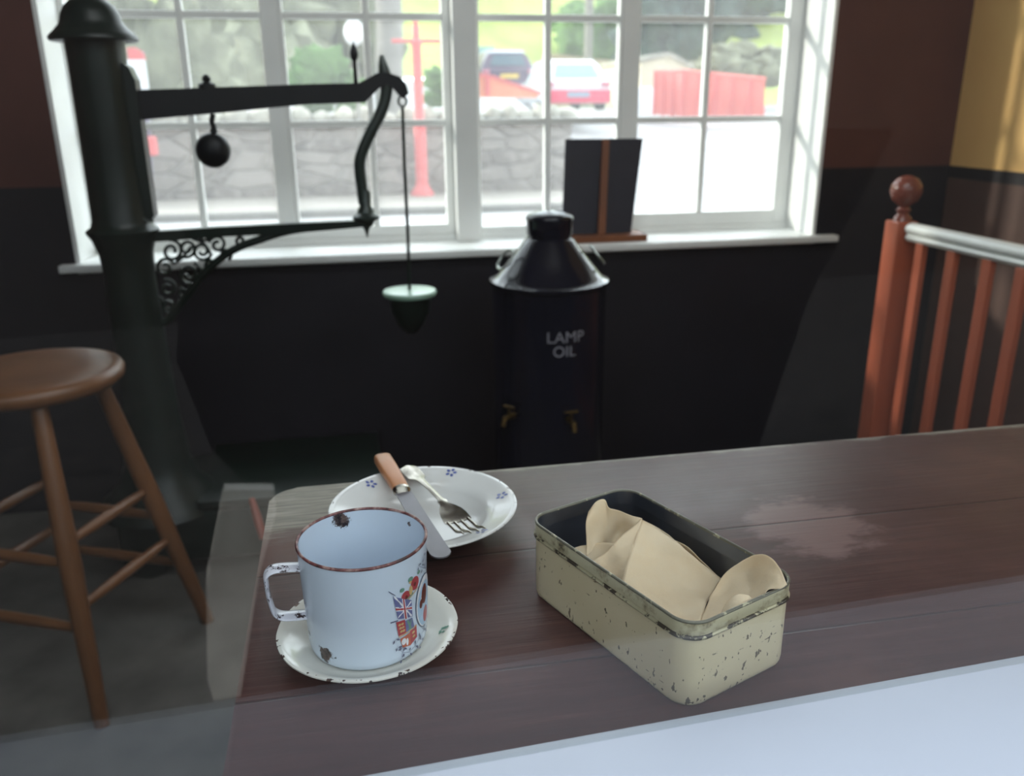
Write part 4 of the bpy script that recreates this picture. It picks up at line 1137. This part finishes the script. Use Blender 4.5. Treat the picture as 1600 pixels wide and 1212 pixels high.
mb = MB(bo); mb.span((BX - 0.02, 0.75, 0.05), (BX + 0.02, 2.10, 0.09)); mb.build('bottom_rail', 'red_wood', bal, smooth=False)
for px in (1428, 1478, 1535, 1590):
    lo_, hi_ = 0.8, 2.1
    # find where along the rail the bar stands
    y = 1.5
    for _ in range(30):
        mid = (lo_ + hi_) / 2
        x_at = at(px, 470, mid).x
        if x_at > BX: hi_ = mid
        else: lo_ = mid
    y = (lo_ + hi_) / 2
    mb = MB(bo); mb.span((BX - 0.009, y - 0.016, 0.09), (BX + 0.009, y + 0.016, 0.815), 0.003); mb.build('baluster', 'red_wood', bal, smooth=False)
    LASTY = y
y = LASTY
while y > 0.9:
    y -= 0.125
    mb = MB(bo); mb.span((BX - 0.009, y - 0.016, 0.09), (BX + 0.009, y + 0.016, 0.815), 0.003); mb.build('baluster', 'red_wood', bal, smooth=False)
mb = MB(bo); mb.span((BX - hw, 0.68, 0), (BX + hw, 0.74, nz), 0.004); mb.build('newel_post', 'red_wood', bal, smooth=False)
# ------------------------------------------------------------------ outside the window
def ssm(a, b, x):
    t = max(0.0, min(1.0, (x - a) / (b - a))); return t * t * (3 - 2 * t)
def terr(x, y):
    if y < 12.2: return -0.02
    base = 0.062 * max(0, y - 12.2)
    left = 1 - ssm(2.5, 4.0, x - (y - 12) * 0.16)      # made ground behind the wall
    z = -0.02 + base + left * 0.85 * ssm(12.1, 12.4, y)
    z += 6.5 * ssm(30, 62, y) + 0.16 * max(0, y - 34) * ssm(30, 40, y)
    return z
mb = MB()
ys = [WY + 0.32, 4, 6, 8, 10, 11.2, 11.9, 12.15, 12.3, 12.6, 13.5, 15, 17, 19, 21, 23, 25, 27, 29, 31, 33, 36, 40, 45, 50, 56, 62, 75]
mb.grid([[(x, y, terr(x, y)) for x in [-60, -40, -28, -20, -14, -10, -7, -5, -3, -1, 0, 1, 2, 2.5, 3, 3.5, 4, 5, 6, 7, 8, 10, 12, 15, 20, 28, 40, 60]] for y in ys if y < 30.5])
gr = mb.build('road', 'road', None, angle=30); gr['kind'] = 'structure'; gr['label'] = 'pale road and yard rising away outside the window'
mb = MB()
mb.grid([[(x, y, terr(x, y) + 0.02 + 0.5 * noise.noise(Vector((x * .1, y * .1, 0)))) for x in range(-80, 90, 5)] for y in [29, 31, 33, 36, 40, 45, 50, 56, 62, 75, 90]])
g2 = mb.build('grass_hill', 'grass', None, angle=80); g2['kind'] = 'structure'; g2['label'] = 'bright green grassy hillside in the distance'
mb = MB(); mb.span((-16, 10.05, -0.02), (2.9, 11.6, 0.05)); o = mb.build('pavement', 'pavement', None, smooth=False); o['kind'] = 'structure'; o['label'] = 'pale pavement strip at the foot of the stone wall'
mb = MB(); mb.span((-16, 9.85, -0.02), (2.9, 10.05, 0.055), 0.01); o = mb.build('kerb', 'kerb', None, smooth=False); o['kind'] = 'structure'; o['label'] = 'grey kerb along the pavement'
# retaining wall of rubble with a coping of rough upright stones
wl = thing('stone_wall', 'rubble stone wall across the road with rough coping stones', 'wall', (-2, 11.8, 0))
WX1 = at(888, 220, 11.7).x
mb = MB(wl.location)
rows = []
mb.span((-16, 11.55, -0.05), (WX1, 12.0, 0.93)); mb.build('wall_body', 'stone', wl, smooth=False)
mb = MB(wl.location); x = -16; rs = random.Random(5)
while x < WX1 - 0.05:
    w = rs.uniform(0.16, 0.34); h = rs.uniform(0.14, 0.26)
    mb.blob((x + w / 2, 11.78 + rs.uniform(-.04, .04), 0.93 + h * 0.42), (w * 0.56, 0.2, h * 0.6), 2, 0.35, 1, x)
    x += w
mb.build('coping', 'cope_stone', wl, angle=60)
def disc_at(px, py, y): return at(px, py, y)
# red post with a cross arm
p = at(660, 303, 11.3); p.z = 0.05
hgt = at(657, 38, 11.3).z
post = thing('red_post', 'tall salmon-red post with a thin cross arm, standing before the stone wall', 'post', p)
mb = MB(p); mb.lathe([(0, 0), (0.15, 0), (0.15, 0.03), (0.12, 0.07), (0.085, 0.13), (0.078, 0.17), (0.075, 0.9), (0.062, 0.95), (0.058, hgt - 0.30), (0.072, hgt - 0.27), (0.072, hgt - 0.24), (0.045, hgt - 0.22), (0.045, hgt - 0.08), (0.03, hgt - 0.06), (0.035, hgt - 0.02), (0, hgt)], p, 28); mb.build('shaft', 'signal_red', post, angle=50)
za = at(657, 64, 11.3).z
mb = MB(p); mb.tube([(at(612, 64, 11.3).x, 11.3, za), (at(692, 64, 11.3).x, 11.3, za)], 0.024, 10); mb.build('cross_arm', 'signal_red', post)
# sign and letter box on a post at the left
q = at(236, 325, 11.1); q.z = 0.05
sg = thing('roadside_sign', 'white sign with red top and a red box on a slim purplish post, far left', 'sign', q)
mb = MB(q); mb.tube([q, Vector((at(232, 240, 11.1).x, q.y, at(232, 240, 11.1).z)), Vector((at(215, 80, 11.1).x + .03, q.y, at(215, 80, 11.1).z))], 0.045, 12); mb.build('sign_post', 'purple_post', sg)
a = at(212, 243, 11.0); b_ = at(243, 213, 11.0)
mb = MB(q); mb.span((a.x, 10.88, a.z), (b_.x, 11.06, b_.z), 0.012); mb.build('box', 'signal_red', sg, smooth=False)
a = at(200, 137, 11.0); b_ = at(225, 93, 11.0)
mb = MB(q); mb.span((a.x, 11.02, a.z - 0.02), (b_.x, 11.06, b_.z), 0.004); mb.build('sign_board', 'white_board', sg, smooth=False)
a = at(200, 93, 11.0); b_ = at(224, 74, 11.0)
mb = MB(q); mb.prism([(a.x, 11.02, a.z), (b_.x, 11.02, a.z), (b_.x - 0.02, 11.02, a.z + 0.08), (b_.x - 0.09, 11.02, b_.z), (a.x, 11.02, b_.z)], (0, 0.04, 0)); mb.build('sign_top', 'signal_red', sg, smooth=False)
# white globe on a slim post behind the scale's pointer
q = at(553, 51, 11.2); g0 = Vector((q.x, q.y, 0.05))
gl = thing('globe_light', 'round white globe on a slim grey post before the stone wall', 'lamp post', g0)
mb = MB(g0); mb.blob(q, (0.12, 0.12, 0.15), 3, 0.0); mb.build('globe', 'white_board', gl)
mb = MB(g0); mb.tube([g0, Vector((q.x, q.y, q.z - 0.13))], 0.022, 10); mb.build('lamp_pole', 'bark', gl)

# ---- vehicles: seen from behind
def car(name, label, y, pl_, pr_, ptop, pbot, body, lower, glass, roofm, plate, tilt=0.0, suv=False):
    L_ = at(pl_, pbot, y); R2 = at(pr_, pbot, y); T_ = at((pl_ + pr_) / 2, ptop, y)
    w = R2.x - L_.x; cx = (L_.x + R2.x) / 2; z0 = L_.z; h = T_.z - z0
    o = Vector((cx, y, z0)); len_ = w * 2.1
    t = thing(name, label, 'car', o)
    hw = w / 2
    # stations along the car: (dy, half width low, half width top, z floor, z belt, z top)
    def section(dy, wl, wt, zb, zs, ztp):
        return [Vector((cx - wl * .94, y + dy, z0 + zb)), Vector((cx - wl, y + dy, z0 + zb + .08 * h)), Vector((cx - wl, y + dy, z0 + zs)), Vector((cx - wt, y + dy, z0 + ztp - .04 * h)), Vector((cx - wt * .86, y + dy, z0 + ztp)),
                Vector((cx + wt * .86, y + dy, z0 + ztp)), Vector((cx + wt, y + dy, z0 + ztp - .04 * h)), Vector((cx + wl, y + dy, z0 + zs)), Vector((cx + wl, y + dy, z0 + zb + .08 * h)), Vector((cx + wl * .94, y + dy, z0 + zb))]
    B = h
    secs = [section(0.0, hw * .93, hw * .86, .14 * B, .50 * B, .56 * B), section(0.06, hw * .98, hw * .88, .12 * B, .54 * B, .60 * B),
            section(0.22 if suv else 0.36, hw, hw * .72, .12 * B, .56 * B, .92 * B), section(0.7, hw, hw * .74, .12 * B, .56 * B, 1.0 * B), section(len_ * .55, hw, hw * .74, .12 * B, .56 * B, 1.0 * B),
            section(len_ * .74, hw, hw * .80, .12 * B, .55 * B, .62 * B), section(len_ * .98, hw * .95, hw * .8, .14 * B, .46 * B, .52 * B), section(len_, hw * .85, hw * .75, .18 * B, .40 * B, .44 * B)]
    mb = MB(o); vs = [[mb.bm.verts.new(p_) for p_ in s_] for s_ in secs]
    for a, b in zip(vs, vs[1:]):
        for i in range(10): mb.bm.faces.new((a[i], a[(i + 1) % 10], b[(i + 1) % 10], b[i]))
    mb.bm.faces.new(vs[0]); mb.bm.faces.new(vs[-1]); mb.build('car_body', body, t, angle=35)
    # rear window set on the sloping tail
    mb = MB(o); s2, s3 = secs[1], secs[2]
    def on(fx, fz): 
        a = lerp(s2[4], s2[5], fx); b = lerp(s3[4], s3[5], fx); return a.lerp(b, fz) + Vector((0, -0.02, 0.012))
    q = [on(0.06, .12), on(.94, .12), on(.92, .9), on(.08, .9)]
    mb.prism(q, (0, 0.03, 0.0)); mb.build('rear_window', glass, t, smooth=False)
    if roofm:
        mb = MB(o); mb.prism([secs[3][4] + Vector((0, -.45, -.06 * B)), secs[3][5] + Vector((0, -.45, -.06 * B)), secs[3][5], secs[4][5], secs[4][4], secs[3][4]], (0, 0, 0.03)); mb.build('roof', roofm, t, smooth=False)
    mb = MB(o); mb.box((cx, y - 0.02, z0 + .26 * B), (w * .96, 0.14, .26 * B), None, 0.03); mb.build('bumper', lower, t)
    mb = MB(o); mb.box((cx, y - (0.105 if suv else 0.1), z0 + (.40 if suv else .30) * B), (0.52, 0.03, 0.12)); mb.build('number_plate', plate, t, smooth=False)
    for s_ in (-1, 1):
        mb = MB(o); mb.box((cx + s_ * hw * .82, y - 0.01, z0 + .50 * B), (w * .12, 0.08, .10 * B), None, 0.015); mb.build('tail_light', 'lamp_red', t)
        for dy in (.16 * len_, .80 * len_):
            mb = MB(o); mb.lathe([(0, -.1), (.28, -.1), (.32, -.07), (.32, .07), (.28, .1), (0, .1)], (cx + s_ * (hw - .12), y + dy, z0 + .30 ), 20, Matrix.Rotation(PI / 2, 3, 'Y')); mb.build('wheel', 'tyre', t)
    return t
car('parked_suv', 'dark purplish car seen from behind, parked beyond the red barrier', 25, 752, 838, 78, 146, 'car_dark', 'car_dark', 'car_glass', 'car_roof', 'plate_yellow', suv=True)
car('parked_hatchback', 'white car with a pinkish-red lower rear, parked right of the dark car', 20, 848, 955, 91, 172, 'car_white', 'car_red', 'car_glass_pale', None, 'plate_grey')
vq = at(752, 95, 33); 
v_ = thing('white_van', 'white rounded vehicle half hidden behind the dark car', 'van', (vq.x, 33, at(758, 128, 33).z))
mb = MB(v_.location); a = at(724, 130, 33); b_ = at(768, 78, 33); mb.span((a.x, 32.5, a.z), (b_.x, 35.5, b_.z), 0.35); mb.build('van_body', 'car_white', v_)
mb = MB(v_.location); mb.box((vq.x, 32.48, vq.z + .25), (.8, .04, .4), None, 0.01); mb.build('rear_window', 'car_glass_pale', v_, smooth=False)
# low sloping red barrier on the bank above the wall
mb = MB()
y = 14.2
ps = [at(738, 116, y), at(770, 121, y), at(844, 146, y), at(838, 153, y), at(738, 152, y)]
o_ = Vector(ps[4]); mb = MB(o_)
mb.prism([p for p in ps], (0, 0.08, 0)); o = mb.build('sloping_barrier', 'barrier_orange', None, smooth=False); tag(o, 'orange-red panel barrier with a sloping top, in front of the dark car', 'barrier')
cp = [at(738, 113, y), at(771, 118, y), at(846, 144, y), at(846, 148, y), at(770, 123, y), at(738, 118, y)]
mb = MB(o_); mb.prism([p + Vector((0, -0.03, 0)) for p in cp], (0, 0.14, 0)); mb.build('top_rail', 'signal_red', o, smooth=False)
a = at(758, 150, y); b_ = at(764, 122, y); mb = MB(o_); mb.span((a.x, y - .06, a.z), (b_.x, y, b_.z)); mb.build('barrier_post', 'signal_red', o, smooth=False)
# red board fence
fy = 22.0
fz_ = [at(1022, 172, fy + 1), at(1066, 176, fy), at(1196, 184, fy - 1.5)]; ft_ = [at(1022, 113, fy + 1), at(1066, 112, fy), at(1196, 125, fy - 1.5)]
fo = Vector(fz_[1])
fn = thing('red_fence', 'pinkish-red board fence beyond the yard, right of the cars', 'fence', fo)
for i in (0, 1):
    n_ = 3 if i == 0 else 5
    for k in range(n_):
        a0 = lerp(fz_[i], fz_[i + 1], k / n_); a1 = lerp(fz_[i], fz_[i + 1], (k + 1) / n_ - 0.008)
        t0 = lerp(ft_[i], ft_[i + 1], k / n_); t1 = lerp(ft_[i], ft_[i + 1], (k + 1) / n_ - 0.008)
        a0.z -= .1; a1.z -= .1
        mb = MB(fo); mb.prism([a0, a1, t1, t0], (0, 0.05, 0)); mb.build('fence_panel', 'fence_red', fn, smooth=False)
        mb = MB(fo); mb.box(lerp(a0, t0, .5) + Vector((0, -.03, 0)), (.07, .07, (t0 - a0).z + .06)); mb.build('fence_post', 'signal_red', fn, smooth=False)
    mb = MB(fo); mb.tube([ft_[i] + Vector((0, 0, .02)), ft_[i + 1] + Vector((0, 0, .02))], .045, 6); mb.build('fence_cap', 'fence_red', fn)
# gabled stone shed behind the fence
y = 26
mb = MB(); g = [at(1003, 175, y), at(1078, 175, y), at(1078, 108, y), at(1076, 104, y), at(1044, 88, y), at(1004, 97, y), at(1000, 108, y)]
o_ = Vector(g[0]); g[0].z = g[1].z = terr(g[0].x, y) - .2
o_.z = g[0].z
shd = thing('gabled_shed', 'low cream stone building with a shallow gable behind the red fence', 'building', o_)
mb = MB(o_); mb.prism(g, (0, 4, 0)); mb.build('walls', 'cream_stone', shd, smooth=False)
mb = MB(o_); mb.prism([g[2] + Vector((.1, -.1, .0)), g[4] + Vector((0, -.1, .0)), g[5] + Vector((-.1, -.1, .0)), g[5] + Vector((-.1, -.1, .12)), g[4] + Vector((0, -.1, .12)), g[2] + Vector((.1, -.1, .12))], (0, 4.2, 0)); mb.build('roof', 'cope_stone', shd, smooth=False)
a = at(999, 170, 20); b_ = at(1021, 136, 20)
mb = MB(Vector((a.x, 20, a.z))); mb.span((a.x, 20, a.z - .15), (b_.x, 20.5, b_.z), 0.03); o = mb.build('white_cabinet', 'white_board', None); tag(o, 'small white cabinet standing left of the red fence', 'cabinet')
# tan stone garden wall behind the white car
mb = MB((0, 32, 0)); a = at(850, 150, 32); b_ = at(975, 150, 32)
zt_ = [at(850, 82, 32).z, at(932, 92, 32).z, at(975, 96, 32).z]
xs = [a.x, at(932, 92, 32).x, b_.x]
mb.prism([(xs[0], 32, 0.6), (xs[2], 32, 0.6), (xs[2], 32, zt_[2]), (xs[1], 32, zt_[1]), (xs[0], 32, zt_[0])], (0, .4, 0))
o = mb.build('garden_wall', 'tan_stone', None, smooth=False); tag(o, 'tan stone wall behind the white car', 'wall')
# utility pole and trees
p = at(919, 92, 31.5); p.z = terr(p.x, 31.5) - .2
mb = MB(p); mb.lathe([(0, 0), (.17, 0), (.13, 9), (0, 9)], p, 14); o = mb.build('utility_pole', 'bark', None); tag(o, 'grey wooden pole rising behind the white car', 'pole')
def tree(name, label, px, py, y, w, h, mat, cat='tree', trunk=True, seed=0, n=9, grp=None):
    grp = {'bare_tree': 'scrubby trees above the stone wall', 'dark_tree': 'dark trees behind the red fence', 'ivy_shrub': 'low shrubs behind the stone wall'}.get(name)
    c = at(px, py, y); z0 = terr(c.x, y) - 0.2
    o = Vector((c.x, y, z0))
    t = thing(name, label, cat, o, grp)
    rs = random.Random(seed)
    mb = MB(o)
    for k in range(n):
        mb.blob((c.x + rs.uniform(-.36, .36) * w, y + rs.uniform(-.25, .25) * w, c.z + rs.uniform(-.34, .34) * h), (w * rs.uniform(.2, .33), w * rs.uniform(.18, .3), h * rs.uniform(.2, .32)), 3, 0.7, 1.7, seed + k)
    mb.build('foliage', mat, t, angle=180)
    if trunk:
        mb = MB(o); mb.tube([o, o.lerp(Vector((c.x + .1, y, c.z)), .6), Vector((c.x, y, c.z + h * .2))], [.16, .12, .06], 10); mb.build('trunk', 'bark', t)
    return t
tree('bare_tree', 'grey-green scrubby tree above the wall behind the scale column', 250, 95, 15.5, 2.3, 2.6, 'leaf_grey', seed=1)
tree('bare_tree', 'grey-green scrubby tree above the wall behind the scale beam', 372, 85, 20, 3.0, 3.3, 'leaf_grey', seed=12)
tree('bare_tree', 'grey-green scrubby tree above the wall left of the white globe', 488, 95, 25, 4.0, 4.0, 'leaf_grey', seed=23)
tree('ivy_shrub', 'low green shrub just left of the red post', 512, 130, 14.2, 1.1, 1.0, 'leaf_green', 'shrub', False, 31, 6)
tree('ivy_shrub', 'low green shrub behind the red post', 695, 135, 15.8, 0.9, .6, 'leaf_green', 'shrub', False, 37, 6)
tree('round_tree', 'rounded mid-green bushy tree behind the white car', 945, 52, 37, 3.4, 3.2, 'leaf_green', seed=41)
tree('dark_tree', 'dark evergreen tree behind the gabled stone building', 1048, 45, 33, 3.9, 4.2, 'leaf_dark', seed=52)
tree('dark_tree', 'dark evergreen tree behind the red fence, far right', 1160, 30, 42, 6.0, 5.0, 'leaf_dark', seed=63)
tree('hedge_bush', 'olive-green bush showing above the red fence', 1165, 95, 27.5, 3.0, 1.4, 'leaf_grey', 'bush', False, 71, 8)
p = at(612, 165, 14); z0 = .85
o_ = Vector((p.x, 14, z0)); mb = MB(o_)
mb.tube(catmull([o_, Vector((p.x - .02, 14, 1.6)), Vector((p.x + .03, 14, 2.4)), Vector((p.x, 14, 4.0))], 5), [.27, .25, .24, .23, .22, .22, .21, .21, .2, .2, .2, .19, .19, .18, .18, .18], 16)
o = mb.build('tree_trunk', 'bark', None); tag(o, 'thick grey tree trunk behind the stone wall, left of the red post', 'tree')
